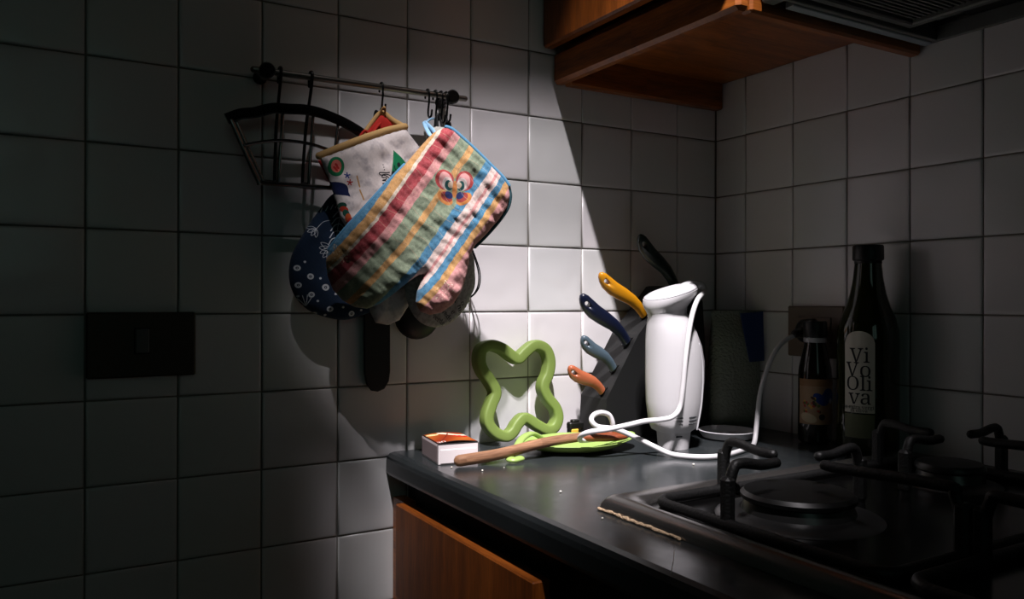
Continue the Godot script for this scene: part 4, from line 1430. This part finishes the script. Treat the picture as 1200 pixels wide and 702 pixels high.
func blender() -> void:
	var b := thing("hand_blender", "white hand blender motor unit standing upright with its white cord trailing", "blender", V(-0.253, TOP_Y, 0.175))
	var o := -b.position
	var z := 0.175
	# rings: height, left edge, right edge, half depth, slope of the ring
	var prof := [[-0.1928, -0.2755, -0.2325, 0.0198, 0.0], [-0.1866, -0.2762, -0.2315, 0.0204, 0.0], [-0.1696, -0.2776, -0.2295, 0.0219, 0.0], [-0.1679, -0.2791, -0.2281, 0.0228, 0.0], [-0.1643, -0.2864, -0.2208, 0.0272, 0.0], [-0.155, -0.2908, -0.2159, 0.0301, 0.0], [-0.1259, -0.2947, -0.2096, 0.0335, 0.0], [-0.0967, -0.2956, -0.207, 0.035, 0.0],
		[-0.0695, -0.2956, -0.2072, 0.035, 0.0], [-0.0481, -0.2955, -0.2123, 0.034, 0.02], [-0.0286, -0.2954, -0.2217, 0.0315, 0.06], [-0.0131, -0.2951, -0.2315, 0.0268, 0.1], [-0.0034, -0.295, -0.2368, 0.0225, 0.14], [0.0044, -0.2966, -0.2354, 0.0225, 0.18], [0.0132, -0.2995, -0.2281, 0.0288, 0.22], [0.0209, -0.3005, -0.2222, 0.0340, 0.25], [0.0273, -0.2995, -0.2203, 0.0342, 0.26]]
	var g := Geo.new()
	var rings := []
	for e in prof:
		var cx: float = (e[1] + e[2]) / 2
		var w: float = (e[2] - e[1]) / 2
		var r := circle(V(cx, e[0], z), V(w, e[4] * w, 0), V(0, 0, e[3]), 40, 0.9)
		for i in r.size():
			r[i] += o
		rings.append(r)
	loft(g, rings)
	obj("body", g.mesh(), M["white_plastic"], b)
	g = Geo.new()
	rings = []
	for e in [[0.0282, -0.2986, -0.2217, 0.0330, 0.27], [0.0305, -0.2981, -0.2222, 0.0330, 0.27], [0.0340, -0.2927, -0.2251, 0.0272, 0.28], [0.0357, -0.2835, -0.232, 0.0194, 0.28], [0.0362, -0.267, -0.2446, 0.0087, 0.28]]:
		var w: float = (e[2] - e[1]) / 2
		var r := circle(V((e[1] + e[2]) / 2, e[0], z), V(w, e[4] * w, 0), V(0, 0, e[3]), 40, 0.9)
		for i in r.size():
			r[i] += o
		rings.append(r)
	loft(g, rings)
	obj("top_cap", g.mesh(), M["grey_plastic"], b)
	# cooling slots round the lower body
	for side in [[0.29, 0.90], [1.10, 1.42]]:
		for k in 3:
			g = Geo.new()
			var pts := []
			for i in 9:
				var a: float = PI - lerpf(side[0], side[1], i / 8.0) * 1.55 + 0.1
				var wide: float = [0.0372, 0.0382, 0.0388][k]
				pts.append(o + V(-0.2533 + wide * cos(a), -0.1548 + 0.0046 * k, z + wide * 0.80 * sin(a)))
			tube(g, pts, 0.0011, 6)
			obj("vent_slot", g.mesh(), M["slot_grey"], b)
	# seam rib down the side
	g = Geo.new()
	tube(g, curve([o + V(-0.2321, -0.1648, z + 0.0248), o + V(-0.2271, -0.1259, z + 0.0287), o + V(-0.2261, -0.0773, z + 0.0297), o + V(-0.2320, -0.0432, z + 0.0282)], 6), 0.0013, 6)
	obj("side_seam", g.mesh(), M["grey_plastic"], b)
	g = Geo.new()
	box(g, o + V(-0.2620, -0.1735, z + 0.0207), V(0.011, 0.0022, 0.003), 0.0008)
	obj("lock_mark", g.mesh(), M["slot_grey"], b)
	g = Geo.new()
	tube(g, curve([o + V(-0.2400, 0.0370, z + 0.004), o + V(-0.2290, 0.0415, z + 0.012), o + V(-0.2195, 0.0395, z + 0.020), o + V(-0.2185, 0.0335, z + 0.025)], 5), [0.0055, 0.0057, 0.0058, 0.0058, 0.0058, 0.0056, 0.0054, 0.0052, 0.0052, 0.0052, 0.0050, 0.0048, 0.0046, 0.0044, 0.0042, 0.004], 12)
	obj("cord_sleeve", g.mesh(), M["white_plastic"], b)
	var path := [V(-0.2185, 0.0345, 0.198), V(-0.2225, 0.0290, 0.203), V(-0.2400, 0.018, 0.208), V(-0.258, -0.009, 0.215), V(-0.270, -0.056, 0.218), V(-0.274, -0.103, 0.216), V(-0.277, -0.130, 0.213), V(-0.290, -0.141, 0.213), V(-0.307, -0.144, 0.210), V(-0.332, -0.145, 0.205), V(-0.357, -0.149, 0.200), V(-0.386, -0.153, 0.195), V(-0.407, -0.156, 0.185), V(-0.411, -0.163, 0.170), V(-0.402, -0.172, 0.155), V(-0.378, -0.175, 0.145), V(-0.357, -0.174, 0.145), V(-0.348, -0.166, 0.150), V(-0.347, -0.155, 0.155), V(-0.353, -0.142, 0.155), V(-0.366, -0.137, 0.155), V(-0.381, -0.139, 0.157), V(-0.387, -0.146, 0.160), V(-0.380, -0.154, 0.165), V(-0.357, -0.158, 0.175),
		V(-0.330, -0.171, 0.190), V(-0.317, -0.180, 0.207), V(-0.303, -0.1885, 0.228), V(-0.285, -0.1890, 0.256), V(-0.256, -0.1890, 0.266), V(-0.215, -0.1890, 0.258), V(-0.166, -0.1890, 0.238), V(-0.138, -0.187, 0.219), V(-0.125, -0.164, 0.211), V(-0.117, -0.121, 0.210), V(-0.104, -0.087, 0.210), V(-0.088, -0.059, 0.212), V(-0.068, -0.042, 0.214), V(-0.042, -0.032, 0.216)]
	for i in path.size():
		path[i] += o
	g = Geo.new()
	tube(g, curve(path, 7), 0.0036, 9)
	obj("cord", g.mesh(), M["cord_white"], b)
	g = Geo.new()
	tube(g, [o + V(-0.0500, -0.0325, 0.216), o + V(-0.030, -0.030, 0.2165)], [0.006, 0.009], 12)
	lathe_x(g, [Vector2(0.0, 0.0), Vector2(0.018, 0.0), Vector2(0.019, 0.002), Vector2(0.018, 0.018), Vector2(0.012, 0.024), Vector2(0, 0.026)], o + V(-0.0105, -0.0285, 0.2165))
	obj("plug", g.mesh(), M["plastic_black"], b)

func lathe_x(g: Geo, prof: Array, at: Vector3) -> void:
	# a lathe round the x axis, growing towards -x
	var rings := []
	for e in prof:
		rings.append(circle(at + V(-e.y, 0, 0), V(0, maxf(e.x, 0.0002), 0), V(0, 0, maxf(e.x, 0.0002)), 24))
	loft(g, rings)

func bottle_label(g: Geo, r: float, a0: float, a1: float, y0: float, y1: float, arch: float, at: Vector3) -> void:
	# a curved label standing just proud of the glass; arch rounds its top
	var n := 18
	var p := PackedVector3Array()
	var uv := PackedVector2Array()
	var gr := PackedInt32Array()
	var cols := []
	for i in n + 1:
		var t := float(i) / n
		var a := lerpf(a0, a1, t)
		var x := absf(t * 2 - 1)
		var top := y1 - arch * (1.0 - sqrt(maxf(0.0, 1.0 - x * x)))
		cols.append([a, top, t])
	for i in n:
		for layer in 6:
			var q := []
			for c in [[i, layer], [i + 1, layer], [i + 1, layer + 1], [i, layer + 1]]:
				var e: Array = cols[c[0]]
				var y := lerpf(y0, e[1], c[1] / 6.0)
				q.append([V(r * cos(e[0]), y, r * sin(e[0])) + at, Vector2(e[2], 1.0 - (y - y0) / (y1 - y0))])
			for t in [[0, 1, 2], [0, 2, 3]]:
				for m in t:
					p.append(q[m][0])
					uv.append(q[m][1])
				gr.append(0)
	g.put(p, uv, gr, false)

func back_corner_things() -> void:
	# bag of white grain
	var bag := thing("grain_bag", "clear plastic bag of white grain standing right of the knife block", "food bag", V(-0.043, TOP_Y, 0.086))
	var g := Geo.new()
	var rings := []
	for e in [[0.0005, 0.042, 0.016], [0.004, 0.047, 0.022], [0.03, 0.0485, 0.0245], [0.08, 0.047, 0.024], [0.13, 0.0455, 0.022], [0.155, 0.044, 0.017], [0.172, 0.0435, 0.008], [0.186, 0.0435, 0.0015], [0.194, 0.0435, 0.001]]:
		rings.append(circle(V(0, e[0], 0), V(e[1] * 0.88, 0, e[1] * 0.3), V(-e[2] * 0.3, 0, e[2]), 28, 0.8))
	loft(g, rings)
	var film := mat("grain_film", Color(0.5, 0.52, 0.47), 0.22)
	bump(film, 0.06, 0.25, V(9, 9, 9), 61)
	obj("film", g.mesh(), film, bag)
	g = Geo.new()
	prism(g, mm([-8, 190, 36, 193, 38, 112, 10, 110]), 0.002, 0.0005, V(-0.002, 0.0, 0.0235), Basis(V(0, 1, 0), -0.22))
	obj("blue_label", g.mesh(), M["bag_blue"], bag)
	var d := thing("saucer", "small grey metal saucer lying at the foot of the grain bag", "saucer", V(-0.125, TOP_Y, 0.152))
	g = Geo.new()
	lathe(g, [Vector2(0, 0.0004), Vector2(0.030, 0.0004), Vector2(0.037, 0.002), Vector2(0.0425, 0.010), Vector2(0.0435, 0.0122), Vector2(0.0425, 0.0132), Vector2(0.0395, 0.0115), Vector2(0.034, 0.0045), Vector2(0.028, 0.003), Vector2(0, 0.003)], 44)
	obj("dish", g.mesh(), M["grey_plastic"], d)
	# small sauce bottle
	var s := thing("sauce_bottle", "small sauce bottle with a black cap and a colourful paper label", "bottle", V(-0.041, TOP_Y, 0.246))
	g = Geo.new()
	lathe(g, [Vector2(0, 0.001), Vector2(0.020, 0.001), Vector2(0.0235, 0.004), Vector2(0.0240, 0.010), Vector2(0.0240, 0.098), Vector2(0.0228, 0.112), Vector2(0.0185, 0.132), Vector2(0.0155, 0.146), Vector2(0.0145, 0.152), Vector2(0.0145, 0.160), Vector2(0, 0.160)], 36)
	obj("glass", g.mesh(), M["soy_glass"], s)
	g = Geo.new()
	lathe(g, [Vector2(0, 0.157), Vector2(0.0165, 0.157), Vector2(0.0170, 0.159), Vector2(0.0168, 0.178), Vector2(0.0155, 0.1805), Vector2(0, 0.181)], 32)
	obj("cap", g.mesh(), M["plastic_black"], s)
	g = Geo.new()
	lathe(g, [Vector2(0.0150, 0.149), Vector2(0.0162, 0.150), Vector2(0.0162, 0.1555), Vector2(0.0150, 0.1565)], 32)
	obj("neck_ring", g.mesh(), M["grey_plastic"], s)
	var im := canvas(384, 384, Color(0.62, 0.5, 0.38))
	im.fill_rect(Rect2i(0, 0, 384, 60), Color(0.55, 0.40, 0.26))
	for i in 14:
		spot_on(im, Vector2(170 + i * 11, 150 + 40 * sin(i * 0.5)), 44, 30, 0.5, Color(0.08, 0.22, 0.52))
	for i in 26:
		spot_on(im, Vector2(50 + rng.randf() * 130, 150 + rng.randf() * 130), 13, 10, rng.randf() * 3, [Color(0.65, 0.2, 0.12), Color(0.3, 0.4, 0.15), Color(0.8, 0.6, 0.2), Color(0.25, 0.12, 0.08)][i % 4])
	spot_on(im, Vector2(290, 185), 22, 22, 0, Color(0.8, 0.8, 0.82))
	spot_on(im, Vector2(90, 330), 70, 40, 0.3, Color(0.75, 0.68, 0.55))
	spot_on(im, Vector2(200, 320), 26, 26, 0, Color(0.15, 0.13, 0.11))
	var lm := mat("sauce_label", Color(1, 1, 1), 0.55)
	lm.albedo_texture = tex(im)
	g = Geo.new()
	bottle_label(g, 0.0243, PI * 1.12, PI * 0.22, 0.030, 0.096, 0.0, Vector3.ZERO)
	obj("label", g.mesh(), lm, s)
	# olive oil bottle
	var b := thing("oil_bottle", "tall dark green olive oil bottle with an arched white lettered label", "bottle", V(-0.046, TOP_Y, 0.338))
	g = Geo.new()
	lathe(g, [Vector2(0, 0.001), Vector2(0.034, 0.001), Vector2(0.0385, 0.004), Vector2(0.0400, 0.012), Vector2(0.0402, 0.155), Vector2(0.0392, 0.172), Vector2(0.0355, 0.187), Vector2(0.0290, 0.202), Vector2(0.0235, 0.220), Vector2(0.0195, 0.242), Vector2(0.0175, 0.262), Vector2(0.0168, 0.268), Vector2(0.0168, 0.275), Vector2(0, 0.275)], 44)
	obj("glass", g.mesh(), M["oil_glass"], b)
	g = Geo.new()
	lathe(g, [Vector2(0, 0.262), Vector2(0.0178, 0.262), Vector2(0.0178, 0.266), Vector2(0.0200, 0.267), Vector2(0.0204, 0.269), Vector2(0.0202, 0.2855), Vector2(0.0190, 0.2875), Vector2(0, 0.288)], 36)
	obj("cap", g.mesh(), M["plastic_black"], b)
	g = Geo.new()
	var mid := 2.80
	var half := 0.50
	bottle_label(g, 0.0404, mid + half, mid - half, 0.060, 0.170, 0.016, Vector3.ZERO)
	var lab := obj("label", g.mesh(), M["label_cream"], b)
	g = Geo.new()
	bottle_label(g, 0.0404, mid + half, mid - half, 0.026, 0.058, 0.0, Vector3.ZERO)
	obj("label_foot", g.mesh(), mat("label_green", Color(0.36, 0.38, 0.27), 0.6), b)
	for row in [["Vi", 0.137, 0.027, 0.001], ["Vo", 0.118, 0.027, -0.001], ["Oli", 0.099, 0.026, 0.0], ["va", 0.081, 0.027, 0.001], ["olio extra vergine", 0.0675, 0.0052, 0.0], ["di oliva", 0.063, 0.0052, 0.0]]:
		var v := text_arrays(row[0], row[2], 0.0004)
		g = Geo.new()
		var uv := PackedVector2Array()
		var gr := PackedInt32Array()
		for i in v.size():
			var a: float = mid - (v[i].x + row[3]) / 0.0404
			var rr := 0.0406 + v[i].z
			v[i] = V(rr * cos(a), row[1] + v[i].y, rr * sin(a))
			uv.append(Vector2.ZERO)
		for i in v.size() / 3:
			gr.append(-1)
		g.put(v, uv, gr, false)
		obj("lettering", g.mesh(), M["label_ink"], lab)
	# small black and yellow clip between the green trivet and the knife block
	var c := thing("small_clip", "tiny black and yellow plastic clip beside the green trivet, against the tiles", "clip", V(-0.3335, TOP_Y, 0.045))
	g = Geo.new()
	box(g, V(0.0, 0.0210, 0), V(0.026, 0.011, 0.012), 0.002)
	box(g, V(-0.0010, 0.0275, 0), V(0.012, 0.005, 0.010), 0.0015)
	box(g, V(-0.0105, 0.0135, 0), V(0.004, 0.008, 0.010), 0.001)
	box(g, V(0.0105, 0.0115, 0), V(0.004, 0.012, 0.010), 0.001)
	obj("top", g.mesh(), M["plastic_black"], c)
	g = Geo.new()
	box(g, V(-0.004, 0.0085, 0.001), V(0.013, 0.0165, 0.011), 0.0015)
	box(g, V(0.003, 0.0045, 0.001), V(0.020, 0.0085, 0.011), 0.0015)
	obj("base", g.mesh(), M["yellow_plastic"], c)

func green_things() -> void:
	# wavy closed band leaning on the wall
	var t := thing("silicone_trivet", "olive green wavy four-lobed trivet leaning against the tiled wall", "trivet", V(-0.4, TOP_Y, 0.030))
	var pts := []
	for q in mm([-86.3, 121.6, -82.2, 138.7, -66.7, 144.4, -48.1, 138.9, -33.6, 128.5, -21.9, 123.0, -8.6, 132.7, 9.4, 142.4, 27.7, 135.4, 33.9, 117.1, 29.4, 97.9, 21.7, 85.4, 20.2, 75.2, 26.4, 62.0, 38.7, 47.0, 41.9, 31.2, 34.2, 17.6, 20.4, 15.5, 3.7, 23.8, -15.8, 35.4, -29.0, 27.6, -37.7, 17.0, -49.3, 11.3, -65.0, 16.7, -76.3, 28.8, -77.8, 42.4, -70.8, 59.3, -63.7, 72.4, -65.1, 82.4, -73.7, 96.5, -82.1, 108.0]):
		pts.append(V(q.x, q.y, 0))
	var g := Geo.new()
	sweep(g, curve(pts, 5, true), round_rect(0.0160, 0.020, 0.0035, 3), V(0, 0, 1), true)
	var band := obj("band", g.mesh(), M["green_silicone"], t)
	band.rotation.x = -0.115
	band.position = V(0, 0.001, 0.004)
	# leaf shaped spoon rest
	var d := thing("spoon_rest", "bright green leaf-shaped spoon rest with a curled stem, on the worktop", "spoon rest", V(-0.380, TOP_Y, 0.115))
	var axis := V(0.985, 0, 0.17).normalized()
	var across := V(-axis.z, 0, axis.x)
	g = Geo.new()
	var n := 48
	var rings := []
	for e in [[0.02, 0.0015], [0.30, 0.0012], [0.52, 0.0016], [0.68, 0.004], [0.82, 0.0095], [0.93, 0.016], [1.0, 0.0205], [1.012, 0.0215], [1.0, 0.0222], [0.96, 0.0205], [0.85, 0.0135], [0.70, 0.0070], [0.5, 0.0042], [0.02, 0.0038]]:
		var ring := []
		for j in n:
			var a := TAU * j / n
			var tip := pow(absf(cos(a)), 1.0) * signf(cos(a))
			var x := 0.089 * tip
			var w := 0.061 * sin(a) * (1.0 - 0.22 * absf(cos(a)))
			var lift: float = 0.006 * pow(maxf(0.0, cos(a)), 4.0) * e[0] * e[0]
			ring.append(axis * x * e[0] + across * w * e[0] + V(0, e[1] * 0.64 + lift, 0))
		rings.append(ring)
	loft(g, rings)
	obj("leaf", g.mesh(), M["green_dish"], d)
	g = Geo.new()
	tube(g, curve([V(-0.030, 0.011, -0.040), V(-0.055, 0.0225, -0.030), V(-0.085, 0.0215, -0.008), V(-0.110, 0.0125, 0.016), V(-0.127, 0.0052, 0.030), V(-0.126, 0.0042, 0.038), V(-0.114, 0.0048, 0.036)], 6), 0.0058, 10, false, true, 0.55)
	obj("stem", g.mesh(), M["green_dish"], d)
	g = Geo.new()
	tube(g, curve([axis * -0.060 + V(0, 0.0056, 0), axis * -0.02 + V(0, 0.0028, 0), axis * 0.03 + V(0, 0.0028, 0), axis * 0.068 + V(0, 0.0105, 0)], 6), 0.0012, 6)
	obj("midrib", g.mesh(), M["green_dish"], d)

func match_and_spoon() -> void:
	var m := thing("matchbox", "matchbox with an orange printed lid on the worktop by the wooden spoon", "matchbox", V(-0.5645, TOP_Y, 0.085))
	m.rotation.y = -0.14
	obj("sleeve", box_mesh(V(0, 0.0135, 0), V(0.055, 0.0265, 0.072), 0.0006), M["paper_white"], m)
	var ed := Geo.new()
	for x in [-0.0273, 0.0273]:
		box(ed, V(x, 0.0135, 0.0358), V(0.0008, 0.025, 0.0012), 0.0002)
	box(ed, V(0, 0.0264, 0.0358), V(0.054, 0.0010, 0.0012), 0.0002)
	obj("sleeve_edge", ed.mesh(), M["label_ink"], m)
	obj("striker", box_mesh(V(-0.0276, 0.0135, 0), V(0.0006, 0.021, 0.068), 0.0001), mat("striker_brown", Color(0.5, 0.44, 0.44), 0.9), m)
	var im := canvas(320, 420, Color(0.80, 0.36, 0.10))
	for y in 420:
		for x in 320:
			var v := sin(x * 0.018 + y * 0.011) * 0.5 + 0.5
			im.set_pixel(x, y, Color(0.56, 0.19, 0.06).lerp(Color(0.68, 0.36, 0.13), v))
	for i in 40:
		var u := i / 39.0
		spot_on(im, Vector2(140 + u * 180, 40 + 50 * sin(u * 3.0) + u * 60), 34, 30, 0, Color(0.92, 0.86, 0.75))
	spot_on(im, Vector2(60, 70), 50, 30, 0.4, Color(0.93, 0.84, 0.6))
	for i in 5:
		spot_on(im, Vector2(215 + 22 * i, 170 + 26 * (i % 2)), 16, 30, 0.2, Color(0.74, 0.10, 0.08))
	stroke(im, [Vector2(60, 330), Vector2(140, 180), Vector2(190, 60)], 5, Color(0.42, 0.14, 0.06))
	print_text(im, "90", Vector2(40, 372), 70, 0.0, Color(0.95, 0.93, 0.9), "Droid Sans")
	im.fill_rect(Rect2i(0, 392, 320, 28), Color(0.1, 0.05, 0.04))
	im.fill_rect(Rect2i(0, 0, 14, 420), Color(0.16, 0.05, 0.04))
	var lid := mat("matchbox_print", Color(0.86, 0.86, 0.86), 0.8)
	lid.metallic_specular = 0.25
	lid.albedo_texture = tex(im)
	var g := Geo.new()
	var p := PackedVector3Array()
	var uv := PackedVector2Array()
	var gr := PackedInt32Array()
	var nx := 8
	for i in nx:      # the lid bulges a little between its edges
		var t := [i / float(nx), (i + 1) / float(nx)]
		var q := []
		for c in [[t[0], 1.0], [t[0], 0.0], [t[1], 0.0], [t[1], 1.0]]:
			q.append([V((c[0] - 0.5) * 0.055, 0.0270 + 0.0025 * sin(PI * c[0]), (c[1] - 0.5) * 0.072), Vector2(c[0], c[1])])
		for tri in [[0, 1, 2], [0, 2, 3]]:
			for k in tri:
				p.append(q[k][0])
				uv.append(q[k][1])
			gr.append(0)
	g.put(p, uv, gr, false)
	obj("printed_lid", g.mesh(), lid, m)
	g = Geo.new()
	box(g, V(0.0005, 0.0105, 0.0362), V(0.0485, 0.0175, 0.0016), 0.0004)
	obj("tray", g.mesh(), M["paper_white"], m)
	# wooden spoon across the rest
	var s := thing("wooden_spoon", "long wooden spoon lying with its darker bowl on the green spoon rest", "spoon", V(-0.46, TOP_Y, 0.145))
	var o := -s.position
	var path := [o + V(-0.578, -0.1850, 0.140), o + V(-0.52, -0.1815, 0.142), o + V(-0.45, -0.1722, 0.144), o + V(-0.385, -0.1690, 0.147)]
	g = Geo.new()
	tube(g, curve(path, 5), [0.0074, 0.0074, 0.0074, 0.0073, 0.0072, 0.0071, 0.007, 0.007, 0.0069, 0.0068, 0.0067, 0.0066, 0.0065, 0.0064, 0.0062, 0.006], 14)
	obj("handle", g.mesh(), M["spoon_wood"], s)
	g = Geo.new()
	var rings := []
	var a := V(0.975, -0.035, 0.05).normalized()
	var c := V(-a.z, 0, a.x).normalized()
	var u := c.cross(a).normalized() * -1.0
	if u.y < 0:
		u = -u
	var from := o + V(-0.398, -0.1698, 0.1466)
	for e in [[0.0, 0.0060, 0.0055], [0.012, 0.008, 0.006], [0.026, 0.0135, 0.0066], [0.042, 0.0180, 0.0070], [0.058, 0.0185, 0.0068], [0.070, 0.0150, 0.0055], [0.078, 0.009, 0.0038], [0.082, 0.002, 0.001]]:
		rings.append(circle(from + a * e[0], c * e[1], u * e[2], 20))
	loft(g, rings)
	obj("bowl", g.mesh(), M["spoon_bowl_wood"], s)

func crumbs() -> void:
	for q in [[-0.588, 0.139, 0.0011, "tiny white crumb in front of the matchbox"], [-0.564, 0.176, 0.0014, "tiny white crumb in front of the wooden spoon's handle"], [-0.5414, 0.3147, 0.0015, "white crumb alone in the middle of the bare worktop"], [-0.566, 0.4234, 0.0012, "tiny white crumb just in front of the hob's near corner"],
			[-0.313, 0.279, 0.0016, "white crumb between the white cord and the hob"], [-0.531, 0.172, 0.0008, "tiny white crumb in front of the spoon rest's curled stem"]]:
		var g := Geo.new()
		var rings := []
		for k in 5:
			var t := -PI / 2 + PI * k / 4.0
			var r: float = q[2] * cos(t) * rng.randf_range(0.8, 1.25) + 0.00005
			rings.append(circle(V(0, q[2] * 0.8 * (1.0 + sin(t)), 0), V(r, 0, 0), V(0, 0, r * 0.8), 7))
		loft(g, rings)
		var o := obj("crumb", g.mesh(), M["crumb"])
		o.position = V(q[0], TOP_Y, q[1])
		tag(o, q[3], "crumb", "crumbs on the worktop")
